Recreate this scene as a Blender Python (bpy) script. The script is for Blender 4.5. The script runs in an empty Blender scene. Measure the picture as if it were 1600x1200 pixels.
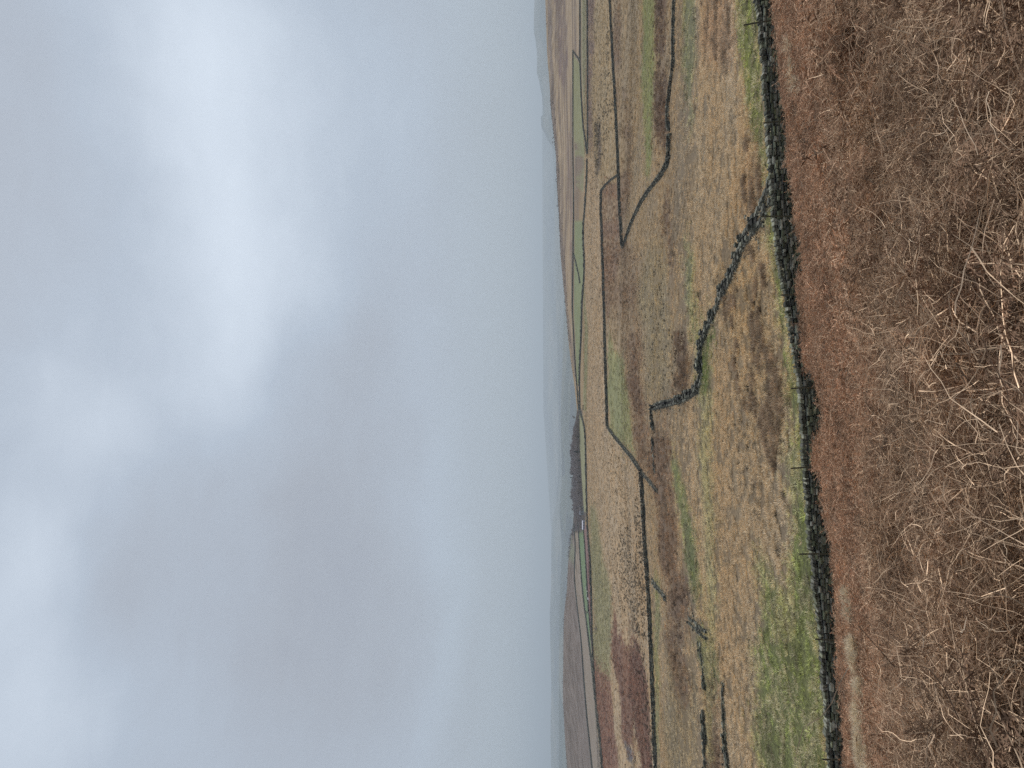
import bpy, math, random
import numpy as np
from mathutils import Vector, Matrix

# ------------------------------------------------------------------ camera
# The photograph is a portrait picture lying on its side: up in the world is left in the picture.
SC = bpy.context.scene
COL = SC.collection
FPX = 1200.0
PITCH = math.atan(58 / 1200.0)
cP, sP = math.cos(PITCH), math.sin(PITCH)
cam = bpy.data.cameras.new('camera')
cam.sensor_width = 36.0
cam.sensor_fit = 'HORIZONTAL'
cam.lens = 36.0 * FPX / 1600.0
cam.clip_start = 0.05
cam.clip_end = 90000
cob = bpy.data.objects.new('camera', cam)
COL.objects.link(cob)
fwd = Vector((0, cP, sP)); upw = Vector((0, -sP, cP))
xa = -upw; ya = Vector((1, 0, 0)); za = -fwd
cob.matrix_world = Matrix(((xa.x, ya.x, za.x, 0), (xa.y, ya.y, za.y, 0), (xa.z, ya.z, za.z, 0), (0, 0, 0, 1)))
SC.camera = cob

# ------------------------------------------------------------------ world, sun, exposure
SUN_EL, SUN_AZ = math.radians(54), math.radians(14)
SC.view_settings.view_transform = 'Standard'
SC.view_settings.look = 'None'
EXPO = 1.68
SC.view_settings.exposure = math.log2(EXPO)
SC.view_settings.gamma = 1.0
SC.view_settings.use_curve_mapping = False
SC.cycles.use_denoising = False
SC.cycles.denoiser = 'OPENIMAGEDENOISE'
SC.cycles.denoising_input_passes = 'RGB_ALBEDO_NORMAL'
SC.cycles.use_adaptive_sampling = False
SC.cycles.max_bounces = 5
SC.cycles.diffuse_bounces = 3
SC.cycles.volume_bounces = 0
SC.cycles.transparent_max_bounces = 4

W = bpy.data.worlds.new('World')
SC.world = W
W.use_nodes = True
nt = W.node_tree
nt.nodes.clear()
N = nt.nodes.new
L = nt.links.new


def mth(op, a, b=None, c=None, tree=None):
    t = tree or nt
    n = t.nodes.new('ShaderNodeMath')
    n.operation = op
    for i, v in enumerate((a, b, c)):
        if v is None:
            continue
        if isinstance(v, (int, float)):
            n.inputs[i].default_value = v
        else:
            t.links.new(v, n.inputs[i])
    return n.outputs[0]


out = N('ShaderNodeOutputWorld')
bg = N('ShaderNodeBackground')
L(bg.outputs[0], out.inputs[0])
tc = N('ShaderNodeTexCoord')
sep = N('ShaderNodeSeparateXYZ')
L(tc.outputs['Generated'], sep.inputs[0])
az = mth('ARCTAN2', sep.outputs[0], sep.outputs[1])
el = mth('ARCSINE', sep.outputs[2])
wn = N('ShaderNodeTexNoise')
wn.inputs['Scale'].default_value = 3.6
wn.inputs['Detail'].default_value = 5
wn.inputs['Roughness'].default_value = 0.52
L(tc.outputs['Generated'], wn.inputs['Vector'])
wsep = N('ShaderNodeSeparateColor')
L(wn.outputs['Color'], wsep.inputs[0])
azw = mth('ADD', az, mth('MULTIPLY', mth('SUBTRACT', wsep.outputs[0], 0.5), 0.24))
elw = mth('ADD', el, mth('MULTIPLY', mth('SUBTRACT', wsep.outputs[1], 0.5), 0.17))
# clouds: (picture row of the sideways photograph turned into elevation, azimuth), spread, strength
BL = [(385, 395, .085, .11, .42), (285, 190, .08, .13, .30), (330, 560, .10, .11, .22), (120, 640, .06, .07, .28),
      (0, 880, .05, .13, .40), (50, 1150, .08, .10, .36), (300, 0, .09, .12, .30), (440, 110, .10, .10, .16),
      (420, 250, .12, .18, .16), (150, 480, .08, .10, .06), (60, 250, .12, .20, -.08), (200, 950, .10, .14, -.10),
      (560, 760, .075, .15, -.22), (540, 1020, .09, .13, -.22), (600, 520, .035, .07, -.13), (440, 900, .07, .20, -.06),
      (690, 900, .022, .18, .16), (735, 1060, .016, .10, -.12), (745, 150, .03, .07, -.07), (660, 130, .05, .10, .05)]
acc = None
for (px, py, se, sa, am) in BL:
    ce = (858 - px) / 1200.0
    ce = math.atan(ce) if abs(ce) < .3 else math.atan(ce / math.sqrt(1 + ((600 - py) / 1200) ** 2))
    ca = math.atan((600 - py) / (1200.0 * cP - (800 - px) * sP))
    da = mth('DIVIDE', mth('SUBTRACT', azw, ca), sa)
    de = mth('DIVIDE', mth('SUBTRACT', elw, ce), se)
    r2 = mth('ADD', mth('MULTIPLY', da, da), mth('MULTIPLY', de, de))
    g = mth('MULTIPLY', mth('EXPONENT', mth('MULTIPLY', r2, -0.8)), am * (.78 if am > 0 else .75))
    acc = g if acc is None else mth('ADD', acc, g)
cn = N('ShaderNodeTexNoise')
cn.inputs['Scale'].default_value = 5.5
cn.inputs['Detail'].default_value = 7
cn.inputs['Roughness'].default_value = 0.5
cmap = N('ShaderNodeMapping')
cmap.inputs['Scale'].default_value = (1, 1, 2.2)
L(tc.outputs['Generated'], cmap.inputs[0])
L(cmap.outputs[0], cn.inputs['Vector'])
fn = N('ShaderNodeTexNoise')
fn.inputs['Scale'].default_value = 15
fn.inputs['Detail'].default_value = 6
fn.inputs['Distortion'].default_value = .6
L(cmap.outputs[0], fn.inputs['Vector'])
acc = mth('ADD', acc, mth('MULTIPLY', mth('SUBTRACT', fn.outputs[0], 0.5), 0.11))
val = mth('ADD', acc, mth('ADD', 0.40, mth('MULTIPLY', mth('SUBTRACT', cn.outputs[0], 0.5), 0.17)))
ramp = N('ShaderNodeValToRGB')
cr = ramp.color_ramp
cr.elements[0].position = 0.0
cr.elements[0].color = (.315, .335, .395, 1)
cr.elements[1].position = 1.0
cr.elements[1].color = (.75, .83, .93, 1)
e = cr.elements.new(0.22); e.color = (.39, .42, .475, 1)
e = cr.elements.new(0.50); e.color = (.465, .53, .62, 1)
L(val, ramp.inputs[0])
# greyer towards the horizon
hm = N('ShaderNodeMapRange')
hm.inputs['From Min'].default_value = 0.0
hm.inputs['From Max'].default_value = 0.16
L(el, hm.inputs['Value'])
hor = N('ShaderNodeMix'); hor.data_type = 'RGBA'
L(hm.outputs[0], hor.inputs['Factor'])
hor.inputs[6].default_value = (.40, .45, .495, 1)
L(ramp.outputs[0], hor.inputs[7])
skyt = N('ShaderNodeTexSky')
skyt.sky_type = 'NISHITA'
skyt.sun_disc = False
skyt.sun_elevation = SUN_EL
skyt.sun_rotation = SUN_AZ
sks = N('ShaderNodeVectorMath'); sks.operation = 'SCALE'
L(skyt.outputs[0], sks.inputs[0]); sks.inputs['Scale'].default_value = 0.12
mx = N('ShaderNodeMix'); mx.data_type = 'RGBA'
mx.inputs['Factor'].default_value = 0.95
L(sks.outputs[0], mx.inputs[6])
L(hor.outputs[2], mx.inputs[7])
L(mx.outputs[2], bg.inputs[0])
bg.inputs[1].default_value = 1.0 / EXPO

sun = bpy.data.lights.new('sun', 'SUN')
sun.energy = 1.5
sun.angle = math.radians(35)
sun.color = (1.0, .95, .88)
sob = bpy.data.objects.new('sun', sun)
COL.objects.link(sob)
sd = Vector((math.sin(SUN_AZ) * math.cos(SUN_EL), math.cos(SUN_AZ) * math.cos(SUN_EL), math.sin(SUN_EL)))
sob.rotation_euler = sd.to_track_quat('Z', 'Y').to_euler()

HAZE_D = 1.3e-4
HAZE_C = np.array([.375, .43, .49])
LIGHT_E = 1.02          # how bright a white level surface comes out, used to turn seen colours into albedo


# ------------------------------------------------------------------ helpers: picture <-> place
def t_of(x):
    return (FPX * sP + (800 - x) * cP) / (FPX * cP - (800 - x) * sP)


def a_of(x, y):
    return (600 - y) / (FPX * cP - (800 - x) * sP)


def proj(X, Y, Z):
    f = Y * cP + Z * sP
    u = -Y * sP + Z * cP
    f = np.maximum(f, .01)
    return 800 - FPX * u / f, 600 - FPX * X / f


rs = np.random.RandomState(5)
LAT = rs.rand(512, 512)


def vnoise(x, y):
    x = np.asarray(x, float); y = np.asarray(y, float)
    xi = np.floor(x).astype(int); yi = np.floor(y).astype(int)
    fx = x - xi; fy = y - yi
    fx = fx * fx * (3 - 2 * fx); fy = fy * fy * (3 - 2 * fy)
    g = lambda i, j: LAT[i % 512, j % 512]
    return (g(xi, yi) * (1 - fx) + g(xi + 1, yi) * fx) * (1 - fy) + (g(xi, yi + 1) * (1 - fx) + g(xi + 1, yi + 1) * fx) * fy


def fbm(x, y, o=4):
    s = 0; a = .5; t = 0
    for k in range(o):
        s = s + a * vnoise(x * 2 ** k + 17.3 * k, y * 2 ** k + 9.1 * k); t += a; a *= .5
    return s / t


def pchip(xk, yk, x):
    xk = np.array(xk, float); yk = np.array(yk, float)
    h = np.diff(xk); d = np.diff(yk) / h
    m = np.zeros(len(xk)); m[0] = d[0]; m[-1] = d[-1]
    for i in range(1, len(xk) - 1):
        if d[i - 1] * d[i] > 0:
            w1 = 2 * h[i] + h[i - 1]; w2 = h[i] + 2 * h[i - 1]
            m[i] = (w1 + w2) / (w1 / d[i - 1] + w2 / d[i])
    i = np.clip(np.searchsorted(xk, x) - 1, 0, len(h) - 1)
    s = (x - xk[i]) / h[i]
    s = np.clip(s, -3, 3)
    return ((1 + 2 * s) * (1 - s) ** 2 * yk[i] + s * (1 - s) ** 2 * h[i] * m[i] + s * s * (3 - 2 * s) * yk[i + 1] + s * s * (s - 1) * h[i] * m[i + 1])


# ------------------------------------------------------------------ the lie of the land
PROF = {   # picture row y : [(distance, picture x of the ground there)]
    0: [(44, 1214), (54, 1170), (70, 1136), (90, 1112), (125, 1080), (170, 1053), (240, 1003), (370, 954), (560, 917), (700, 906), (950, 880), (1250, 852)],
    300: [(44, 1242), (53, 1194), (68, 1155), (98, 1100), (128, 1060), (180, 1015), (300, 968), (400, 940), (620, 915), (850, 895), (1150, 872)],
    600: [(44, 1286), (47.6, 1256), (56, 1210), (68, 1160), (88, 1100), (115, 1060), (165, 1017), (230, 985), (330, 950), (500, 925), (700, 907), (900, 897)],
    700: [(44, 1293), (48, 1260), (57, 1215), (70, 1160), (90, 1103), (118, 1063), (168, 1022), (235, 988), (340, 953), (520, 925), (800, 912), (1000, 908), (1300, 897)],
    900: [(44, 1310), (48, 1275), (55, 1232), (67, 1180), (84, 1130), (104, 1090), (140, 1050), (196, 1016), (270, 980), (370, 950), (560, 924), (900, 909), (1200, 899), (1750, 884)],
    1200: [(44, 1333), (48, 1300), (55, 1252), (66, 1200), (80, 1150), (88, 1130), (110, 1095), (145, 1060), (197, 1027), (270, 990), (350, 960), (480, 940), (900, 925), (1300, 906), (1750, 884)],
}
NEAR = [(1, -1.35), (2.2, -1.78), (3, -2.1), (4.5, -2.75), (8, -4.3), (15, -6.95), (30, -12.1), (40, -15.1)]
SKY = [(-400, 850), (0, 852), (30, 853), (60, 854), (90, 855), (115, 857.5), (135, 859), (160, 860), (180, 862), (200, 864), (215, 866), (240, 868.5),
       (275, 870), (300, 871), (335, 873.5), (370, 874.5), (410, 876.5), (432, 879), (455, 881.5), (490, 884.7), (515, 887), (545, 889.4),
       (565, 892), (585, 895), (605, 898), (630, 900.5), (645, 902), (660, 899), (680, 897), (760, 896), (790, 897), (815, 896), (835, 893),
       (850, 890.5), (870, 888.5), (890, 887), (920, 886), (940, 883.5), (960, 881.5), (985, 880.5), (1040, 880), (1075, 879.5), (1100, 880), (1140, 882), (1175, 884), (1200, 886.5), (1600, 895)]
YR = np.exp(np.linspace(0, math.log(2700), 900))
LYR = np.log(YR)
yc = np.arange(-400, 1601, 20)
ks = sorted(PROF)
rows = []
for k in ks:
    p = PROF[k]
    zoff = (t_of(p[0][1]) * p[0][0]) - (-16.3)
    pts = [(Y, z + zoff * (Y / 44.0) ** 1.1 * .98) for Y, z in NEAR] + [(Y, t_of(x) * Y) for Y, x in p]
    Yc, zc = pts[-1]
    pts += [(Yc * 1.12, zc - 7), (Yc * 1.3, zc - 35), (min(Yc * 1.9, 2500), -154), (2700, -156)]
    rows.append(pchip([math.log(q[0]) for q in pts], [q[1] for q in pts], LYR))
rows = np.array(rows)
ZG = np.array([[np.interp(y, ks, rows[:, i]) for i in range(len(YR))] for y in yc])
kern = np.exp(-.5 * (np.arange(-6, 7) * 20 / 45.0) ** 2); kern /= kern.sum()
pad = np.vstack([ZG[:1]] * 6 + [ZG] + [ZG[-1:]] * 6)
ZG = sum(kern[j] * pad[j:j + len(yc)] for j in range(13))
AG = (600 - yc) / (FPX * cP + 80 * sP)     # azimuth tangent of each column (falls with y)
far = YR > 500
for j in range(len(yc)):
    tt = ZG[j] / YR
    i = np.argmax(np.where(far, tt, -9))
    want = t_of(np.interp(yc[j], [s[0] for s in SKY], [s[1] for s in SKY]))
    w = np.clip((YR / YR[i] - .62) / .38, 0, 1); w = w * w * (3 - 2 * w)
    ZG[j] += YR * (want - tt[i]) * w * (YR < YR[i] * 1.4)
ZG = np.maximum(ZG, -156)


def zat(X, Y):
    X = np.asarray(X, float); Y = np.asarray(Y, float)
    Yq = np.clip(Y, 1.0, 2690)
    a = np.clip(X / np.maximum(Yq, 4.0), -.8, .8)
    fj = np.clip((AG[0] - a) / (AG[0] - AG[-1]) * (len(AG) - 1), 0, len(AG) - 1.001)
    fi = np.clip(np.log(Yq) / LYR[-1] * (len(YR) - 1), 0, len(YR) - 1.001)
    j = fj.astype(int); i = fi.astype(int); fj = fj - j; fi = fi - i
    z = (ZG[j, i] * (1 - fj) + ZG[j + 1, i] * fj) * (1 - fi) + (ZG[j, i + 1] * (1 - fj) + ZG[j + 1, i + 1] * fj) * fi
    z = z + np.where(Y < 1, (1 - Y) * .32, 0)
    rough = np.clip((Y - 50) / 25, 0, 1) * (fbm(X / 9.0, Y / 9.0, 3) - .5) * .5 * np.clip(420 / np.maximum(Y, 1), 0, 1)
    return z + rough


def hit(x, y):
    """first point of the ground seen at picture point x, y"""
    t = t_of(x); a = a_of(x, y)
    zz = zat(a * YR, YR) / YR
    ok = np.where((zz >= t) & (YR > 2.0))[0]
    if len(ok) == 0:
        m = YR > 300
        i = np.where(m)[0][np.argmax(zz[m])]
        return np.array([a * YR[i], YR[i], zz[i] * YR[i]])
    i = ok[0]
    f = (t - zz[i - 1]) / (zz[i] - zz[i - 1] + 1e-12)
    Y = YR[i - 1] + np.clip(f, 0, 1) * (YR[i] - YR[i - 1])
    return np.array([a * Y, Y, float(zat(a * Y, Y))])


# ------------------------------------------------------------------ object helpers
def tag(o, label=None, cat=None, group=None, kind=None):
    if label: o['label'] = label
    if cat: o['category'] = cat
    if group: o['group'] = group
    if kind: o['kind'] = kind
    return o


def link(o, parent=None):
    COL.objects.link(o)
    if parent: o.parent = parent
    return o


def mesh_np(name, V, Fq, mats, col=None, parent=None, smooth=False, midx=None, linkit=True):
    V = np.asarray(V, np.float32); Fq = np.asarray(Fq, np.int32)
    me = bpy.data.meshes.new(name)
    n = Fq.shape[1]
    me.vertices.add(len(V)); me.vertices.foreach_set('co', V.ravel())
    me.loops.add(Fq.size); me.loops.foreach_set('vertex_index', Fq.ravel())
    me.polygons.add(len(Fq))
    me.polygons.foreach_set('loop_start', np.arange(0, Fq.size, n, dtype=np.int32))
    me.polygons.foreach_set('loop_total', np.full(len(Fq), n, np.int32))
    if midx is not None:
        me.polygons.foreach_set('material_index', np.asarray(midx, np.int32))
    me.polygons.foreach_set('use_smooth', np.full(len(Fq), smooth, bool))
    me.update(calc_edges=True)
    if col is not None:
        at = me.color_attributes.new('Col', 'FLOAT_COLOR', 'POINT')
        c4 = np.ones((len(V), 4), np.float32); c4[:, :3] = col
        at.data.foreach_set('color', c4.ravel())
    for m in (mats if isinstance(mats, (list, tuple)) else [mats]):
        me.materials.append(m)
    o = bpy.data.objects.new(name, me)
    if linkit: link(o, parent)
    return o


def empty(name, loc=(0, 0, 0)):
    o = bpy.data.objects.new(name, None)
    o.location = loc
    COL.objects.link(o)
    return o


def new_mat(name, rough=.95):
    m = bpy.data.materials.new(name); m.use_nodes = True
    b = m.node_tree.nodes['Principled BSDF']
    b.inputs['Roughness'].default_value = rough
    b.inputs['Specular IOR Level'].default_value = .15
    return m, m.node_tree, b


def s2l(c):
    c = np.asarray(c, float) / 255.0
    return np.where(c <= .04045, c / 12.92, ((c + .055) / 1.055) ** 2.4)


def albedo(rgb, Y):
    """seen colour -> colour of the thing, taking off the air in front of it"""
    lin = s2l(rgb); T = np.exp(-HAZE_D * np.asarray(Y, float))[..., None]
    return np.clip((lin - HAZE_C * (1 - T)) / T / LIGHT_E, .015, .8)


# ------------------------------------------------------------------ materials
def mat_ground():
    m, t, b = new_mat('field_ground')
    at = t.nodes.new('ShaderNodeAttribute'); at.attribute_name = 'Col'
    geo = t.nodes.new('ShaderNodeNewGeometry')
    mul = None
    for sc, lo, hi, det in ((3.4, .60, 1.40, 3), (.7, .90, 1.10, 3), (.05, .92, 1.08, 4)):
        n = t.nodes.new('ShaderNodeTexNoise'); n.inputs['Scale'].default_value = sc
        n.inputs['Detail'].default_value = det; n.inputs['Roughness'].default_value = .65
        t.links.new(geo.outputs['Position'], n.inputs['Vector'])
        mr = t.nodes.new('ShaderNodeMapRange')
        mr.inputs['From Min'].default_value = .34; mr.inputs['From Max'].default_value = .66
        mr.inputs['To Min'].default_value = lo; mr.inputs['To Max'].default_value = hi
        mr.clamp = False
        t.links.new(n.outputs[0], mr.inputs[0])
        mul = mr.outputs[0] if mul is None else mth('MULTIPLY', mul, mr.outputs[0], tree=t)
    mul = mth('MAXIMUM', mul, .25, tree=t)
    v = t.nodes.new('ShaderNodeVectorMath'); v.operation = 'SCALE'
    t.links.new(at.outputs['Color'], v.inputs[0]); t.links.new(mul, v.inputs['Scale'])
    # a little hue change from clump to clump
    n2 = t.nodes.new('ShaderNodeTexNoise'); n2.inputs['Scale'].default_value = .9; n2.inputs['Detail'].default_value = 5
    t.links.new(geo.outputs['Position'], n2.inputs['Vector'])
    hs = t.nodes.new('ShaderNodeHueSaturation')
    t.links.new(v.outputs[0], hs.inputs['Color'])
    t.links.new(mth('ADD', .4875, mth('MULTIPLY', n2.outputs[0], .025, tree=t), tree=t), hs.inputs['Hue'])
    t.links.new(hs.outputs[0], b.inputs['Base Color'])
    return m


def mat_tint(name, base, var=.35, lo=.6, hi=1.45, use_tint=True):
    """vegetation: colour comes with each clump (tint) and varies along the strands"""
    m, t, b = new_mat(name, .8)
    geo = t.nodes.new('ShaderNodeNewGeometry')
    oi = t.nodes.new('ShaderNodeObjectInfo')
    n = t.nodes.new('ShaderNodeTexNoise'); n.inputs['Scale'].default_value = 14
    n.inputs['Detail'].default_value = 2
    t.links.new(geo.outputs['Position'], n.inputs['Vector'])
    mr = t.nodes.new('ShaderNodeMapRange')
    mr.inputs['From Min'].default_value = .3; mr.inputs['From Max'].default_value = .7
    mr.inputs['To Min'].default_value = lo; mr.inputs['To Max'].default_value = hi
    t.links.new(n.outputs[0], mr.inputs[0])
    f = mth('MULTIPLY', mr.outputs[0], mth('ADD', 1 - var / 2, mth('MULTIPLY', oi.outputs['Random'], var, tree=t), tree=t), tree=t)
    v = t.nodes.new('ShaderNodeVectorMath'); v.operation = 'SCALE'
    v.inputs[0].default_value = base
    t.links.new(f, v.inputs['Scale'])
    if use_tint:
        at = t.nodes.new('ShaderNodeAttribute'); at.attribute_type = 'INSTANCER'; at.attribute_name = 'tint'
        w = t.nodes.new('ShaderNodeVectorMath'); w.operation = 'MULTIPLY'
        t.links.new(v.outputs[0], w.inputs[0]); t.links.new(at.outputs['Vector'], w.inputs[1])
        v = w
    t.links.new(v.outputs[0], b.inputs['Base Color'])
    return m


def mat_stone():
    m, t, b = new_mat('gritstone', .9)
    at = t.nodes.new('ShaderNodeAttribute'); at.attribute_name = 'Col'
    geo = t.nodes.new('ShaderNodeNewGeometry')
    n = t.nodes.new('ShaderNodeTexNoise'); n.inputs['Scale'].default_value = 6; n.inputs['Detail'].default_value = 6
    n.inputs['Roughness'].default_value = .7
    t.links.new(geo.outputs['Position'], n.inputs['Vector'])
    mr = t.nodes.new('ShaderNodeMapRange')
    mr.inputs['From Min'].default_value = .3; mr.inputs['From Max'].default_value = .7
    mr.inputs['To Min'].default_value = .55; mr.inputs['To Max'].default_value = 1.5
    t.links.new(n.outputs[0], mr.inputs[0])
    v = t.nodes.new('ShaderNodeVectorMath'); v.operation = 'SCALE'
    t.links.new(at.outputs['Color'], v.inputs[0]); t.links.new(mr.outputs[0], v.inputs['Scale'])
    t.links.new(v.outputs[0], b.inputs['Base Color'])
    bm_ = t.nodes.new('ShaderNodeBump'); bm_.inputs['Strength'].default_value = .5; bm_.inputs['Distance'].default_value = .03
    t.links.new(n.outputs[0], bm_.inputs['Height']); t.links.new(bm_.outputs[0], b.inputs['Normal'])
    return m


def mat_plain(name, rgb, rough=.85, nscale=3.0, amt=.3):
    m, t, b = new_mat(name, rough)
    geo = t.nodes.new('ShaderNodeNewGeometry')
    n = t.nodes.new('ShaderNodeTexNoise'); n.inputs['Scale'].default_value = nscale; n.inputs['Detail'].default_value = 4
    t.links.new(geo.outputs['Position'], n.inputs['Vector'])
    v = t.nodes.new('ShaderNodeVectorMath'); v.operation = 'SCALE'
    v.inputs[0].default_value = rgb
    t.links.new(mth('ADD', 1 - amt, mth('MULTIPLY', n.outputs[0], 2 * amt, tree=t), tree=t), v.inputs['Scale'])
    t.links.new(v.outputs[0], b.inputs['Base Color'])
    return m


M_GROUND = mat_ground()
M_STONE = mat_stone()
M_LEAF = mat_tint('bracken_leaf', (1, 1, 1), .5, .55, 1.45)
M_STEM = mat_tint('bracken_stem', (.68, .485, .32), 1.1, .6, 1.5, use_tint=False)
M_PALE = mat_tint('pale_stalk', (.68, .53, .38), .7, .7, 1.3, use_tint=False)
M_GRASS = mat_tint('grass_blades', (1, 1, 1), .45, .65, 1.4)
M_POST = mat_plain('weathered_timber', (.085, .08, .05))
M_WIRE = mat_plain('galvanised_wire', (.16, .16, .15), .5)
M_BARK = mat_plain('winter_bark', (.12, .10, .09))
M_TWIG = mat_plain('winter_twigs', (.30, .25, .235), .9, .3)
M_FIR = mat_plain('dark_needles', (.035, .05, .035), .9, .6)

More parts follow.
